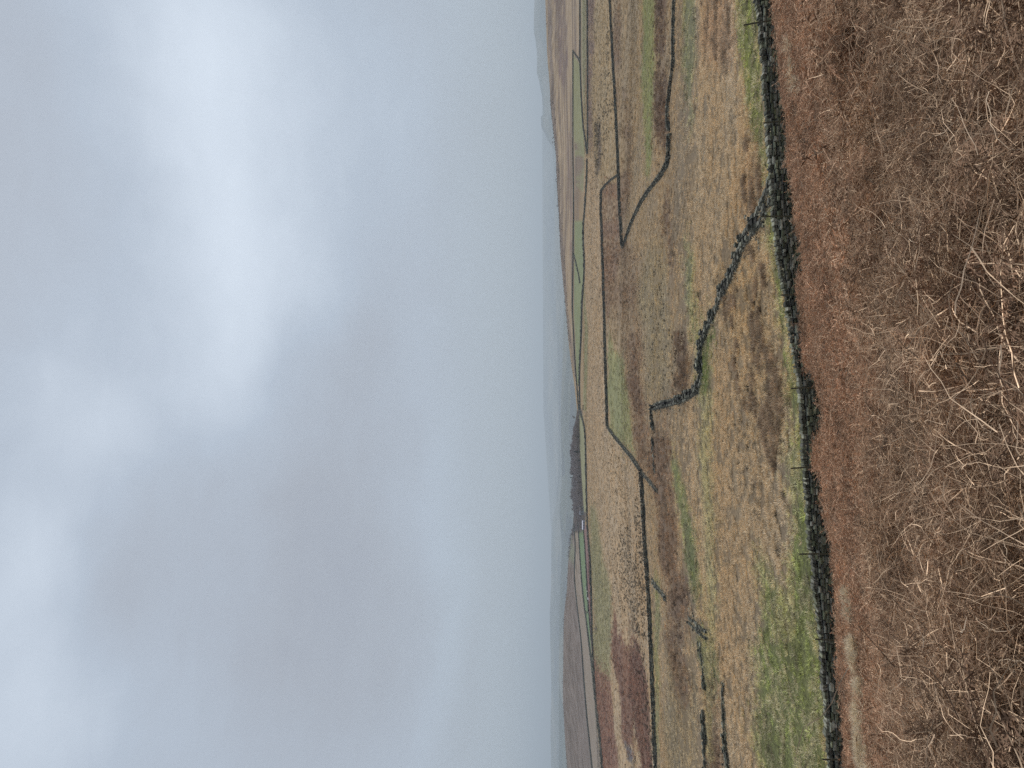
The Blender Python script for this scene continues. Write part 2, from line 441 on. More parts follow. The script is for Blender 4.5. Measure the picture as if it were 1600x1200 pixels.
# ------------------------------------------------------------------ land cover, field by field
COVER = [
    ([(845, -400), (905, -400), (905, 200), (896, 400), (899, 560), (904, 640), (870, 400), (850, 160)], (146, 131, 113), 3, 3),
    ([(852, -400), (860, -400), (863, 60), (868, 160), (874, 260), (879, 380), (886, 450), (893, 540), (897, 590), (885, 500), (870, 340), (858, 160)], (112, 103, 98), 1.5, 2),
    ([(868, -200), (876, -100), (883, 20), (886, 100), (882, 140), (874, 100), (868, 20)], (112, 99, 96), 2, 5),
    ([(886, 150), (890, 250), (893, 380), (890, 420), (888, 300), (884, 200)], (122, 108, 102), 1.5, 3),
    ([(896, 85), (906, 100), (910, 180), (914, 240), (912, 300), (900, 290), (896, 200)], (124, 124, 98), .7, .5),
    ([(897, 225), (908, 236), (912, 270), (911, 340), (905, 385), (898, 330)], (117, 105, 95), 2.5, 3),
    ([(898, 345), (911, 345), (912, 440), (908, 520), (904, 600), (901, 600), (897, 500)], (118, 124, 98), .7, .5),
    ([(907, -400), (916, -400), (916, 90), (914, 200), (908, 100)], (128, 123, 102), 1, 1),
    ([(918, -400), (927, -400), (928, 60), (926, 225), (918, 235)], (117, 102, 94), 1.5, 2),
    ([(927, -400), (952, -400), (958, 100), (964, 225), (970, 380), (955, 300), (938, 300), (925, 225), (927, 60)], (142, 126, 102), 2, 3),
    ([(932, 185), (938, 200), (937, 250), (931, 262), (933, 220)], (100, 90, 80), 1, 2.5),
    ([(918, 245), (923, 245), (924, 330), (922, 430), (918, 520), (915, 640), (910, 640), (914, 440)], (126, 123, 96), 1, 1.5),
    ([(912, 240), (925, 245), (938, 290), (944, 450), (947, 600), (951, 670), (1003, 738), (1012, 900), (1020, 1100), (1026, 1600),
      (945, 1600), (938, 1200), (924, 960), (920, 840), (916, 760), (915, 660), (918, 520), (914, 440)], (153, 135, 112), 1, 1.5),
    ([(955, -400), (970, -400), (972, 80), (975, 140), (966, 200), (958, 100)], (110, 94, 80), 2, 3),
    ([(970, -400), (1003, -400), (1003, 80), (1000, 260), (985, 330), (968, 300), (968, 160)], (132, 116, 94), 3, 4),
    ([(978, 150), (985, 200), (990, 300), (975, 370), (968, 300), (972, 200)], (114, 97, 81), 4, 6),
    ([(1003, -400), (1020, -400), (1023, 60), (1022, 140), (1018, 210), (1015, 270), (1009, 260), (1005, 180), (1003, 80)], (119, 120, 80), 2, 2),
    ([(1022, -400), (1040, -400), (1038, 60), (1042, 120), (1044, 200), (1038, 250), (1024, 200), (1024, 100)], (98, 81, 68), 2, 3),
    ([(966, 275), (973, 385), (950, 500), (941, 380), (941, 300), (953, 278)], (117, 97, 82), 2, 2),
    ([(950, 380), (975, 385), (1000, 420), (1010, 480), (990, 600), (1010, 640), (1016, 740), (1003, 738), (985, 660), (980, 560), (958, 520), (944, 450)], (116, 97, 80), 4, 5),
    ([(970, 600), (990, 560), (1005, 640), (1012, 720), (998, 725), (992, 640), (985, 600)], (111, 92, 76), 2, 2),
    ([(950, 520), (957, 550), (972, 570), (980, 620), (985, 660), (994, 718), (975, 701), (962, 684), (951, 668), (948, 600)], (124, 123, 91), 1.5, 2),
    ([(1015, 385), (1045, 380), (1050, 560), (1030, 610), (1008, 600), (1000, 480)], (131, 117, 94), 4, 5),
    ([(1050, 530), (1068, 530), (1075, 590), (1066, 622), (1048, 618), (1056, 580)], (100, 82, 66), 2, 3),
    ([(1040, 330), (1050, 260), (1052, 330), (1058, 440), (1052, 460), (1046, 400)], (114, 96, 80), 2, 2),
    ([(1020, 640), (1042, 640), (1050, 720), (1052, 800), (1058, 870), (1060, 1000), (1045, 1030), (1035, 900), (1022, 780), (1014, 745)], (115, 96, 79), 3, 5),
    ([(1046, 820), (1060, 850), (1072, 900), (1075, 960), (1066, 1000), (1052, 960), (1042, 880)], (106, 89, 75), 2, 3),
    ([(1022, 905), (1030, 915), (1030, 1100), (1029, 1200), (1024, 1100)], (122, 118, 88), 1.5, 2),
    ([(1042, 1000), (1070, 1010), (1090, 1060), (1090, 1200), (1080, 1600), (1042, 1600), (1040, 1120)], (128, 114, 92), 3, 4),
    ([(1048, 990), (1070, 1000), (1080, 1060), (1072, 1110), (1055, 1080)], (114, 95, 78), 3, 4),
    ([(1052, 730), (1062, 745), (1075, 800), (1090, 850), (1094, 940), (1080, 950), (1070, 870), (1058, 800)], (113, 115, 78), 2.5, 4),
    ([(1088, 985), (1100, 975), (1122, 1000), (1124, 1060), (1108, 1075), (1096, 1030)], (99, 107, 74), 2, 3),
    ([(1100, 1070), (1122, 1080), (1128, 1180), (1132, 1600), (1106, 1600), (1104, 1150)], (112, 94, 78), 2, 3),
    ([(1052, -400), (1080, -400), (1080, 300), (1060, 460), (1052, 420), (1047, 260), (1054, 120)], (128, 112, 91), 3, 4),
    ([(1062, -300), (1078, -300), (1086, 100), (1080, 200), (1068, 100)], (120, 116, 88), 3, 4),
    ([(1092, -400), (1140, -400), (1145, 60), (1140, 110), (1118, 90), (1098, 40)], (124, 105, 85), 9, 6),
    ([(1072, 380), (1084, 400), (1092, 520), (1086, 560), (1076, 500)], (122, 119, 89), 3, 3),
    ([(1090, 560), (1110, 560), (1118, 900), (1115, 1200), (1103, 1200), (1104, 900), (1094, 700)], (126, 117, 91), 3, 3),
    ([(1150, -400), (1185, -400), (1187, 20), (1197, 180), (1204, 270), (1205, 285), (1195, 255), (1175, 200), (1166, 130), (1152, 60)], (116, 118, 72), 2, 4),
    ([(1088, 565), (1098, 520), (1110, 500), (1116, 520), (1106, 560), (1104, 620), (1090, 600)], (105, 112, 66), 1.5, 1.5),
    ([(1230, 560), (1252, 600), (1260, 740), (1275, 880), (1292, 1080), (1300, 1200), (1310, 1600), (1200, 1600), (1182, 1100), (1190, 980), (1182, 910), (1192, 890), (1215, 960),
      (1232, 950), (1238, 860), (1236, 740), (1235, 640)], (114, 116, 74), 7, 8),
    ([(1196, 330), (1214, 330), (1226, 430), (1238, 540), (1246, 600), (1232, 600), (1222, 520), (1208, 420)], (117, 119, 76), 2.5, 4),
    ([(1125, 440), (1150, 400), (1172, 385), (1196, 400), (1212, 480), (1224, 600), (1226, 640), (1212, 740), (1198, 700), (1180, 640), (1165, 640), (1150, 580), (1132, 520)], (129, 112, 88), 14, 10),
    ([(1168, 210), (1185, 240), (1198, 290), (1190, 325), (1170, 330), (1160, 260)], (124, 104, 80), 8, 7),
    ([(860, 800), (896, 800), (899, 850), (897, 900), (902, 950), (908, 1000), (916, 1110), (924, 1200), (950, 1600), (860, 1600)], (113, 106, 103), .8, .5),
    ([(886, 830), (893, 830), (898, 870), (896, 885), (888, 870)], (118, 120, 108), 1, 1),
    ([(897, 806), (903, 806), (905, 850), (912, 940), (921, 1010), (931, 1100), (938, 1180), (960, 1600), (940, 1600), (924, 1200), (916, 1110), (908, 1000), (902, 950), (898, 900)], (132, 123, 114), .8, .5),
    ([(902, 806), (911, 806), (914, 860), (917, 920), (920, 970), (925, 1015), (932, 1080), (939, 1150), (945, 1240), (937, 1160), (931, 1100), (921, 1010), (912, 940), (908, 900), (905, 850)], (106, 122, 98), .6, .3),
    ([(912, 820), (914, 860), (918, 940), (924, 1010), (926, 1060), (924, 960), (921, 870), (917, 820)], (120, 100, 98), .6, .5),
    ([(900, 640), (909, 640), (914, 700), (916, 800), (912, 830), (892, 830), (892, 690)], (84, 80, 78), .7, .5),
    ([(904, 642), (911, 650), (914, 700), (915, 760), (916, 800), (912, 800), (909, 745), (906, 700)], (130, 130, 106), .5, .3),
    ([(920, 790), (927, 790), (938, 850), (948, 900), (955, 960), (956, 1010), (952, 1060), (944, 1050), (928, 1025), (925, 950), (922, 860)], (130, 124, 99), 2.5, 3),
    ([(928, 1015), (936, 1045), (945, 1048), (952, 1055), (957, 1095), (961, 1140), (965, 1170), (970, 1600), (943, 1600), (940, 1160), (934, 1120), (929, 1070)], (122, 98, 86), .8, 1.5),
    ([(957, 955), (962, 966), (966, 988), (968, 974), (975, 990), (979, 1000), (990, 1002), (992, 985), (1000, 995), (1004, 1020), (1009, 1050), (1013, 1085), (1016, 1120), (1018, 1160), (1020, 1600),
      (1003, 1600), (1001, 1180), (996, 1140), (989, 1095), (992, 1140), (984, 1160), (974, 1150), (969, 1090), (965, 1060), (959, 1040), (957, 1000)], (113, 90, 78), .7, 2.5),
    ([(976, 1150), (990, 1175), (988, 1200), (980, 1190)], (100, 96, 98), 1, 2),
]


def paint(X, Y, Z):
    px, py = proj(X, Y, Z)
    n = len(px)
    C = np.tile(np.array([[138., 121., 98.]]), (n, 1))
    n1 = fbm(X / 6.0, Y / 6.0, 4) - .5
    wsc = np.clip(Y / 90, .6, 9)
    w1 = (fbm(X / (5 * wsc) + 40, Y / (7 * wsc), 4) - .5) * 4
    w2 = (fbm(X / (5 * wsc) + 90, Y / (7 * wsc) + 31, 4) - .5) * 4
    for poly, c, soft, wob in COVER:
        P = np.array(poly, float)
        m = np.where((px > P[:, 0].min() - 12) & (px < P[:, 0].max() + 12) & (py > P[:, 1].min() - 60) & (py < P[:, 1].max() + 60))[0]
        if len(m) == 0: continue
        x = px[m] + w1[m] * wob; y = py[m] + w2[m] * wob * 5
        ins = np.zeros(len(m), bool); dist = np.full(len(m), 1e9)
        for k in range(len(P)):
            (x0, y0), (x1, y1) = P[k], P[(k + 1) % len(P)]
            cr_ = ((y0 > y) != (y1 > y)) & (x < (x1 - x0) * (y - y0) / (y1 - y0 + 1e-9) + x0)
            ins ^= cr_
            # rows are far apart along y, so distance along y counts less
            ys = .25
            dx, dy = x1 - x0, (y1 - y0) * ys
            s = np.clip(((x - x0) * dx + (y - y0) * ys * dy) / (dx * dx + dy * dy + 1e-9), 0, 1)
            dist = np.minimum(dist, np.hypot(x - x0 - s * dx, (y - y0) * ys - s * dy))
        sd_ = np.where(ins, dist, -dist)
        mot = fbm(X[m] / (1.4 * wsc[m]) + P[0, 0], Y[m] / (1.9 * wsc[m]), 4)
        brownish = c[0] < 120 and c[1] < c[0] - 9 and soft > 1.1
        k_ = np.clip(sd_ / soft * .5 + .5 + (mot - .5) * (1.6 if soft > 1.1 else .2), 0, 1)
        if brownish: k_ = k_ * np.clip(.62 + (mot - .45) * 3.0, .25, 1)
        k_ = k_[:, None]
        C[m] = C[m] * (1 - k_) + np.array(c) * k_
    C *= (1 + .16 * n1)[:, None]
    st = fbm(X / 130 + 4, Y / 16, 3) - .5
    hl = np.clip((Y - 620) / 120, 0, 1) * np.clip(X / 60, 0, 1)
    kk = (np.clip(st * 9, 0, 1) * .75 * hl * (C[:, 0] > C[:, 1] + 6))[:, None]
    C = C * (1 - kk) + np.array([110., 99., 92.]) * kk
    fl = np.clip((Y - 900) / 200, 0, 1) * (fbm(X / 9, Y / 45, 4) - .5) * .42
    C = C * (1 + fl)[:, None]
    # straw coloured and browner drifts in the rough pasture
    d = np.clip((fbm(X / 14, Y / 14, 3) - .5) * 5, -1, 1) * np.clip(300 / np.maximum(Y, 1), 0, 1)
    C = C * (1 + np.outer(d, np.array([.015, .0, -.025])))
    return C


# ------------------------------------------------------------------ ground sheets
def grid_faces(nr, nc):
    i = np.arange(nr - 1)[:, None] * nc + np.arange(nc - 1)[None]
    return np.stack([i, i + 1, i + nc + 1, i + nc], -1).reshape(-1, 4)


aa = np.linspace(-.66, .66, 860)
Yf = np.exp(np.linspace(math.log(44.0), math.log(2690), 760))
AA, YY = np.meshgrid(aa, Yf)
XX = AA * YY
ZZ = zat(XX, YY)
C = paint(XX.ravel(), YY.ravel(), ZZ.ravel())
A = albedo(C, YY.ravel()) * np.interp(YY.ravel(), [44, 110, 200, 300, 500], [.62, .68, .9, 1.1, 1.0])[:, None]  # darker where near tufts stand dense: shade of their gaps put into the colour
ground = mesh_np('ground', np.stack([XX, YY, ZZ], -1).reshape(-1, 3), grid_faces(*XX.shape), M_GROUND, A, smooth=True)
tag(ground, kind='structure', label='rough winter pasture and moor sloping away to the valley', cat='ground')

# wall foot line and bracken heaped against the near wall
WTOP = [(-300, 1150), (0, 1182), (50, 1189), (150, 1196), (230, 1202), (300, 1207), (400, 1216), (430, 1221), (460, 1227), (500, 1233), (550, 1241), (600, 1249),
        (640, 1253), (700, 1256), (740, 1258), (800, 1262), (860, 1268), (900, 1273), (960, 1278), (1000, 1282), (1060, 1287), (1100, 1291), (1200, 1297), (1500, 1320)]
WVIS = [(-300, 1190), (0, 1205), (20, 1209), (32, 1206), (50, 1211), (100, 1221), (150, 1224), (200, 1226), (212, 1222), (228, 1222), (240, 1229), (290, 1239), (350, 1245), (395, 1247),
        (415, 1248), (440, 1235), (470, 1238), (490, 1241), (530, 1243), (560, 1245), (577, 1250), (582, 1264), (600, 1271), (650, 1275), (672, 1273), (690, 1264), (700, 1261), (728, 1262), (733, 1276),
        (745, 1288), (780, 1293), (850, 1297), (900, 1300), (960, 1309), (985, 1311), (1000, 1303), (1030, 1298), (1070, 1302), (1100, 1306), (1150, 1318), (1200, 1326), (1500, 1350)]
WY = 44.0


def wall_top_z(X):
    y = 600 - X / WY * FPX * 1.0
    # one step of correction for the tilt of the view
    x = np.interp(y, *zip(*WTOP)); y = 600 - X / WY * (FPX * cP - (800 - x) * sP)
    x = np.interp(y, *zip(*WTOP))
    return WY * t_of(x), y


def canopy(X, Y):
    """height of the bracken mass above the soil"""
    nr = np.clip((16 - Y) / 6, 0, 1)
    h = .34 + (.60 + .75 * nr) * (fbm(X / 2.2 + 5, Y / 1.3, 3) - .45)
    h = h + .22 * np.tanh((.9 + 2.6 * nr) * (fbm(X / .75, Y / .55 + 7, 2) - .5) * 2) + .26 * (1 - nr) * np.tanh(5 * (fbm(X / 1.7, Y / 1.1 + 2, 2) - .5))
    ztop, y = wall_top_z(X * WY / np.maximum(Y, 30) if False else X)
    ztop, y = wall_top_z(X)
    vis = np.interp(y + 3.0 * (vnoise(X * 1.7, X * 0) - .5), *zip(*WVIS))
    zv = WY * t_of(vis)
    zs = zat(X, Y) + np.where((y > 436) & (y < 574) | (y > 668) & (y < 731), .04, .24)
    k = np.clip((Y - 40.6) / 2.3, 0, 1); k = k * k * (3 - 2 * k)
    hw = np.maximum(zv - zs + .0, -.3)
    return np.maximum(h, .0) * (1 - k) + hw * k


def near_z(X, Y):
    return zat(X, Y) + np.where(Y > 1, canopy(X, np.maximum(Y, 1)), .2)


xn = np.concatenate([np.linspace(-45, -26, 20), np.linspace(-25.8, 25.8, 460), np.linspace(26, 45, 20)])
yn = np.concatenate([np.linspace(-12, 1, 14), np.linspace(1.15, 43.55, 400)])
XN, YN = np.meshgrid(xn, yn)
ZN = near_z(XN, YN) - .16 - .06 - .42 * np.clip((13 - YN) / 6, 0, 1)
cb = np.tile(np.array([[.12, .080, .056]]), (XN.size, 1)) * (.6 + .9 * fbm(XN.ravel() * 1.3, YN.ravel() * 1.3, 4))[:, None] * np.clip(YN.ravel() / 16, .16, 1)[:, None]  # litter darkens towards the camera, shade of the hollows painted in
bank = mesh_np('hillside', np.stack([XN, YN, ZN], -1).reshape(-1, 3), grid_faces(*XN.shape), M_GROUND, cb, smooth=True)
tag(bank, kind='structure', label='steep brown slope of bracken litter in the foreground', cat='hillside')

# ------------------------------------------------------------------ far valley floor and hills
M_FAR = bpy.data.materials.new('far_country'); M_FAR.use_nodes = True
t = M_FAR.node_tree; b = t.nodes['Principled BSDF']; b.inputs['Roughness'].default_value = 1
geo = t.nodes.new('ShaderNodeNewGeometry')
n = t.nodes.new('ShaderNodeTexVoronoi'); n.inputs['Scale'].default_value = .0028
t.links.new(geo.outputs['Position'], n.inputs['Vector'])
n3 = t.nodes.new('ShaderNodeTexNoise'); n3.inputs['Scale'].default_value = .0006; n3.inputs['Detail'].default_value = 6
t.links.new(geo.outputs['Position'], n3.inputs['Vector'])
rp = t.nodes.new('ShaderNodeValToRGB')
rp.color_ramp.elements[0].color = (.03, .04, .045, 1); rp.color_ramp.elements[1].color = (.17, .165, .13, 1)
rp.color_ramp.elements[0].position = .35; rp.color_ramp.elements[1].position = .65
e = rp.color_ramp.elements.new(.5); e.color = (.075, .09, .07, 1)
mixf = mth('ADD', mth('MULTIPLY', n3.outputs[0], .75, tree=t), mth('MULTIPLY', n.outputs['Color'], .25, tree=t), tree=t)
t.links.new(mixf, rp.inputs[0]); t.links.new(rp.outputs[0], b.inputs['Base Color'])

Yp = np.exp(np.linspace(math.log(1500), math.log(31000), 60))
Xp = np.linspace(-.55, .55, 60)
XP, YP = np.meshgrid(Xp, Yp)
pl = mesh_np('valley', np.stack([XP * (YP + 1500), YP, -152 + 40 * (fbm(XP * YP / 2500, YP / 2500, 3) - .5) * np.clip((YP - 3200) / 2000, 0, 1) - 3.0], -1).reshape(-1, 3), grid_faces(60, 60), M_FAR, smooth=True)
tag(pl, kind='structure', label='wide hazy valley floor beyond the moor', cat='valley')


def ridge(name, label, pts, D, dfront, dback, seed, amp=.35):
    ys = np.array([p[0] for p in pts], float); xs = np.array([p[1] for p in pts], float)
    yq = np.linspace(ys[0], ys[-1], 420)
    xq = np.interp(yq, ys, xs)
    a = (600 - yq) / (FPX * cP + 50 * sP)
    x_n = (fbm(yq / 9.0 + seed, yq * 0 + seed, 4) - .5) * amp * 2
    zt = D * t_of(xq + x_n)
    prof = [(-1.0, 0), (-.75, .12), (-.5, .38), (-.3, .66), (-.15, .87), (-.05, .975), (0, 1), (.08, .96), (.4, .6), (1, 0)]
    V = []
    for (u, h) in prof:
        Yv = D + (u * dfront if u < 0 else u * dback)
        nn = (fbm(a * 40 + seed, np.full_like(a, u * 6) + seed, 3) - .5) * 40 * (1 - h) * (h > 0)
        V.append(np.stack([a * Yv, np.full_like(a, Yv), -158 + (zt + 158) * h + nn], -1))
    V = np.array(V)
    o = mesh_np('hills', V.reshape(-1, 3), grid_faces(len(prof), len(a)), M_FAR, smooth=True)
    tag(o, label, 'hills', 'hills beyond the valley', 'structure')
    return o


ridge('hills', 'faintest level skyline hills along the horizon', [(-300, 846), (100, 847), (300, 847.5), (640, 849), (760, 857), (830, 861), (1000, 861), (1500, 862)], 15000, 5000, 4000, 3, .25)
ridge('hills', 'blue grey hills rising above the moor edge at the right side', [(-300, 828), (0, 835), (45, 834), (80, 839), (115, 839), (125, 842), (150, 847), (180, 849), (182, 845), (200, 846), (208, 851),
      (222, 858), (235, 866), (250, 880), (280, 890)], 8300, 2500, 2500, 11, .3)
ridge('hills', 'low pale blue hills in the middle of the horizon', [(0, 858), (180, 858), (225, 862), (300, 866), (420, 868), (520, 870), (600, 872), (650, 873), (740, 872), (790, 868), (815, 863), (840, 862.5), (870, 861),
      (900, 861.5), (960, 859), (1010, 860), (1080, 861.5), (1150, 860), (1200, 861), (1500, 863)], 9800, 2600, 3000, 21, .3)
ridge('hills', 'nearer dull blue hills low behind the dark wood', [(250, 886), (430, 884), (480, 882), (560, 879), (600, 877.5), (660, 876), (700, 877), (740, 878), (800, 874), (850, 878), (950, 874), (1100, 873), (1500, 874)], 5600, 1500, 2500, 33, .4)


# ------------------------------------------------------------------ dry stone walls
R = np.random.RandomState(77)
CUBE_Q = np.array([[0, 1, 5, 4], [1, 2, 6, 5], [2, 3, 7, 6], [3, 0, 4, 7],
                   [4, 5, 9, 8], [5, 6, 10, 9], [6, 7, 11, 10], [7, 4, 8, 11], [8, 9, 10, 11], [3, 2, 1, 0]])


class Stones:
    def __init__(s): s.V = []; s.C = []

    def add(s, c, ex, ey, ez, hx, hy, hz, col, jit=.14, inset=.72):
        """stone with its face towards -ey; ex along wall, ez up; half sizes"""
        V = np.empty((12, 3))
        k = 0
        for (yy, sc) in ((1, 1), (-.55, 1.0), (-1, inset)):
            for (sx, sz) in ((-1, -1), (1, -1), (1, 1), (-1, 1)):
                j = R.uniform(-jit, jit, 3)
                V[k] = c + ex * hx * (sx * sc + j[0]) + ey * hy * (yy + j[1]) + ez * hz * (sz * sc + j[2]); k += 1
        s.V.append(V); s.C.append(np.tile(col, (12, 1)))

    def build(s, name, parent):
        V = np.concatenate(s.V); C_ = np.concatenate(s.C)
        n = len(s.V)
        Fc = (CUBE_Q[None] + (np.arange(n) * 12)[:, None, None]).reshape(-1, 4)
        return mesh_np(name, V - np.array(parent.location), Fc, M_STONE, C_, parent)


STONE_K = 1.0


def stone_col(moss=.5, bright=1.0):
    bright = bright * STONE_K
    v = R.uniform(.4, 1.25) ** 1.3
    g = np.array([.19, .188, .16]) * v
    mo = np.array([.155, .175, .095]) * v
    k = R.rand() * moss
    c = g * (1 - k) + mo * k
    if R.rand() < .09: c = np.array([.30, .30, .24]) * R.uniform(.7, 1.3)
    return c * bright


def resample(P, step):
    P = np.array(P, float)
    d = np.r_[0, np.cumsum(np.hypot(*(np.diff(P[:, :2], axis=0).T)))]
    n = max(2, int(d[-1] / step) + 1)
    q = np.linspace(0, d[-1], n)
    return np.stack([np.interp(q, d, P[:, k]) for k in range(P.shape[1])], 1), q


def dry_wall(label, P, hgt=1.3, course=.13, slen=.34, width=.5, cope=True, moss=.5, ruin=0.0, cbright=1.0, sink=.15, gaps=(), group=None, tops=None):
    """P: ground points along the wall (X, Y, Z)."""
    P = np.array(P, float)
    if P[0, 0] > P[-1, 0]: P = P[::-1]      # left to right as seen
    root = empty('drystone_wall', tuple(P[len(P) // 2]))
    tag(root, label, 'drystone wall', group, 'thing')
    S = Stones(); K = Stones()
    Q, q = resample(P, .5)
    dirs = np.gradient(Q[:, :2], axis=0); dirs /= np.linalg.norm(dirs, axis=1)[:, None] + 1e-9
    Ltot = q[-1]

    def at(s_):
        c = np.array([np.interp(s_, q, Q[:, k]) for k in range(3)])
        d = np.array([np.interp(s_, q, dirs[:, k]) for k in range(2)]); d /= np.linalg.norm(d)
        return c, np.array([d[0], d[1], 0]), np.array([-d[1], d[0], 0])
    ez = np.array([0, 0, 1.])

    def height(s_):
        h = hgt
        if tops is not None:
            c, _, _ = at(s_); return tops(c)
        if ruin > 0:
            f = float(fbm(s_ / 5.0 + P[0, 0], P[0, 1] / 3.0, 3))
            h = max(hgt * (1 - ruin * np.clip((f - .32) * 3.2, 0, 1.0)), .34)
        else:
            h = hgt * (1 + .10 * (float(vnoise(s_ / 3.0 + P[0, 0], 3.3)) - .5))
        for g0, g1 in gaps:
            if g0 * Ltot < s_ < g1 * Ltot: h = .0
        return h
    nc = int(hgt * 1.1 / course) + 1
    # inner core so nothing shows through
    for face in (-1, 1):
        for k in range(nc):
            s_ = -R.uniform(0, slen)
            z0 = k * course - sink
            while s_ < Ltot:
                l = slen * R.uniform(.45, 1.7)
                c, ex, ey = at(np.clip(s_ + l / 2, 0, Ltot))
                h = height(np.clip(s_ + l / 2, 0, Ltot)) - (.12 if cope else 0)
                if z0 + course <= h + R.uniform(-.5, .5) * course * (1 + 3 * ruin):
                    bat = (1 - k / nc) * .07
                    cc = c + ey * face * (width / 2 - .1 + bat + R.uniform(-.03, .03)) + ez * (z0 + course / 2 + R.uniform(-.04, .04))
                    if not tops is None or face == -1 or True:
                        S.add(cc, ex * (1 if face < 0 else -1), ey * (1 if face < 0 else -1), ez, l / 2 * .93, .16, course / 2 * R.uniform(.7, 1.2), stone_col(moss) * R.uniform(.6, 1.4))
                s_ += l
    # hearting
    s_ = 0
    while s_ < Ltot - .4:
        l = min(.8, Ltot - s_)
        c, ex, ey = at(s_ + l / 2)
        h = min(height(s_ + .05), height(s_ + l / 2), height(s_ + l - .05)) - .22
        if h > .15:
            S.add(c + ez * (h - sink) / 2, ex, ey, ez, l / 2 * 1.02, width / 2 - .12, (h + sink) / 2, np.array([.02, .02, .018]), .02, .98)
        s_ += l
    if ruin > .2:      # fallen stones along the foot
        for _ in range(int(Ltot * 2.2 * ruin)):
            c, ex, ey = at(R.uniform(0, Ltot))
            th = R.uniform(0, 6.28); e1 = np.array([math.cos(th), math.sin(th), 0]); e2 = np.array([-math.sin(th), math.cos(th), 0])
            off = R.normal(0, width * .8)
            p = c + ey * off
            p[2] = float(zat(p[0], p[1])) + .06
            S.add(p, e1, e2, ez, slen * R.uniform(.3, .55), .14, course * R.uniform(.4, .7), stone_col(moss, 1.15))
    S.build('stonework', root)
    if cope:
        s_ = 0
        while s_ < Ltot:
            th_ = max(course * .9, .09) * R.uniform(.5, 2.0)
            c, ex, ey = at(min(s_ + th_ / 2, Ltot))
            h = height(min(s_ + th_ / 2, Ltot))
            if h > hgt * .62 or (tops is not None):
                hc = .13 * R.uniform(.6, 1.2) * (course / .13) ** .5
                lean = R.uniform(-.45, .45)
                e2 = ez * math.cos(lean) + ex * math.sin(lean)
                K.add(c + ez * (h - sink * 0 - .10 + hc * .55), ex, ey, e2, th_ / 2 * .95, width / 2 * R.uniform(.6, .85), hc, stone_col(moss * .7, R.choice([.55, .75, 1.0, 1.5], p=[.35, .35, .2, .1]) * cbright), .16, .8)
            s_ += th_
        if K.V: K.build('coping', root)
    return root


# the near wall: foot follows the top line seen in the photograph, a constant height below it
NW = []
for X in np.arange(-31, 31.1, 1.0):
    zt, _ = wall_top_z(X)
    NW.append((X, WY + .0 + .35 * math.sin(X * .21), zt - 1.33))
NW = np.array(NW)
NW[:, 1] = WY + .25
wbase = dry_wall('long dark wall with upright coping stones along the foot of the bracken slope', NW, 1.33, .135, .36, .55, moss=.85,
                 tops=lambda c: float(wall_top_z(np.array(c[0]))[0] - c[2]) + .10 * (float(vnoise(c[0] / 1.3, 8.1)) - .5) - .05)


STONE_K = .72


def ground_line(px, h=1.3, step=None):
    P = []
    px = np.array(px, float)
    d = np.r_[0, np.cumsum(np.hypot(*(np.diff(px, axis=0).T)))]
    n = max(3, int(d[-1] / 8))
    qx = np.interp(np.linspace(0, d[-1], n), d, px[:, 0]); qy = np.interp(np.linspace(0, d[-1], n), d, px[:, 1])
    for x, y in zip(qx, qy):
        p = hit(x, y)
        p = hit(x + .5 * h * FPX / p[1], y)
        P.append(p)
    P = np.array(P)
    # smooth the distance a little so the line runs like a built wall
    for _ in range(2):
        P[1:-1] = .25 * P[:-2] + .5 * P[1:-1] + .25 * P[2:]
    P[:, 2] = zat(P[:, 0], P[:, 1])
    return P


GW = 'drystone walls dividing the fields'
dry_wall('winding tumbledown wall of loose grey stones crossing the rough pasture behind the near wall',
         ground_line([(1206, 283), (1196, 296), (1186, 318), (1180, 336), (1166, 360), (1154, 374), (1153, 386), (1141, 418), (1133, 432), (1126, 450), (1117, 466), (1112, 482), (1105, 497), (1099, 512),
                      (1092, 530), (1088, 550), (1088, 575), (1090, 597), (1083, 611), (1070, 620), (1055, 626), (1040, 630), (1018, 637)], 1.25), 1.25, .15, .34, .9, cope=False, moss=.25, ruin=0.78, group=GW)
dry_wall('short broken wall running level from the corner of the winding tumbledown wall', ground_line([(1016, 638), (1018, 650), (1020, 670)], 0.75), 0.75, .2, .5, .6, cope=False, ruin=0.5, moss=.2, group=GW)
dry_wall('dark detached length of wall between two gaps in the brown pasture', ground_line([(1018, 686), (1020, 710), (1022, 738)], 0.95), 0.95, .2, .5, .6, cope=False, ruin=0.35, moss=.2, group=GW)
dry_wall('rubble line linking the bend of the long field wall to the detached length', ground_line([(1004, 740), (1012, 748), (1020, 758), (1027, 768)], 0.45), 0.45, .2, .4, .8, cope=False, ruin=0.7, moss=.2, group=GW)
dry_wall('slanting wall of pale topped stones up to the sharp corner in the middle fields', ground_line([(973, 387), (985, 350), (1000, 318), (1013, 297), (1028, 280), (1040, 262), (1045, 248), (1046, 210)], .8), .8, .25, .6, .45, moss=.3, group=GW)
dry_wall('thick dark wall section nearest the right side of the photo, above the winding wall', ground_line([(1046, 203), (1043, 186), (1045, 150), (1050, 120), (1053, 90), (1052, 45), (1054, 0), (1055, -120)], .55), .6, .25, .6, .45, moss=.4, group=GW)
dry_wall('long straight dark wall running from the sharp corner to the right side', ground_line([(972, 384), (970, 350), (968, 320), (966, 260), (963, 190), (961, 150), (958, 100), (955, 40), (953, 0), (951, -120)], 0.95), 0.95, .3, .8, .45, moss=.4, group=GW)
dry_wall('wall curving down from the moor to close the brown wedge field', ground_line([(967, 272), (956, 277), (946, 286), (939, 298)], 0.95), 0.95, .3, .8, .45, moss=.3, group=GW)
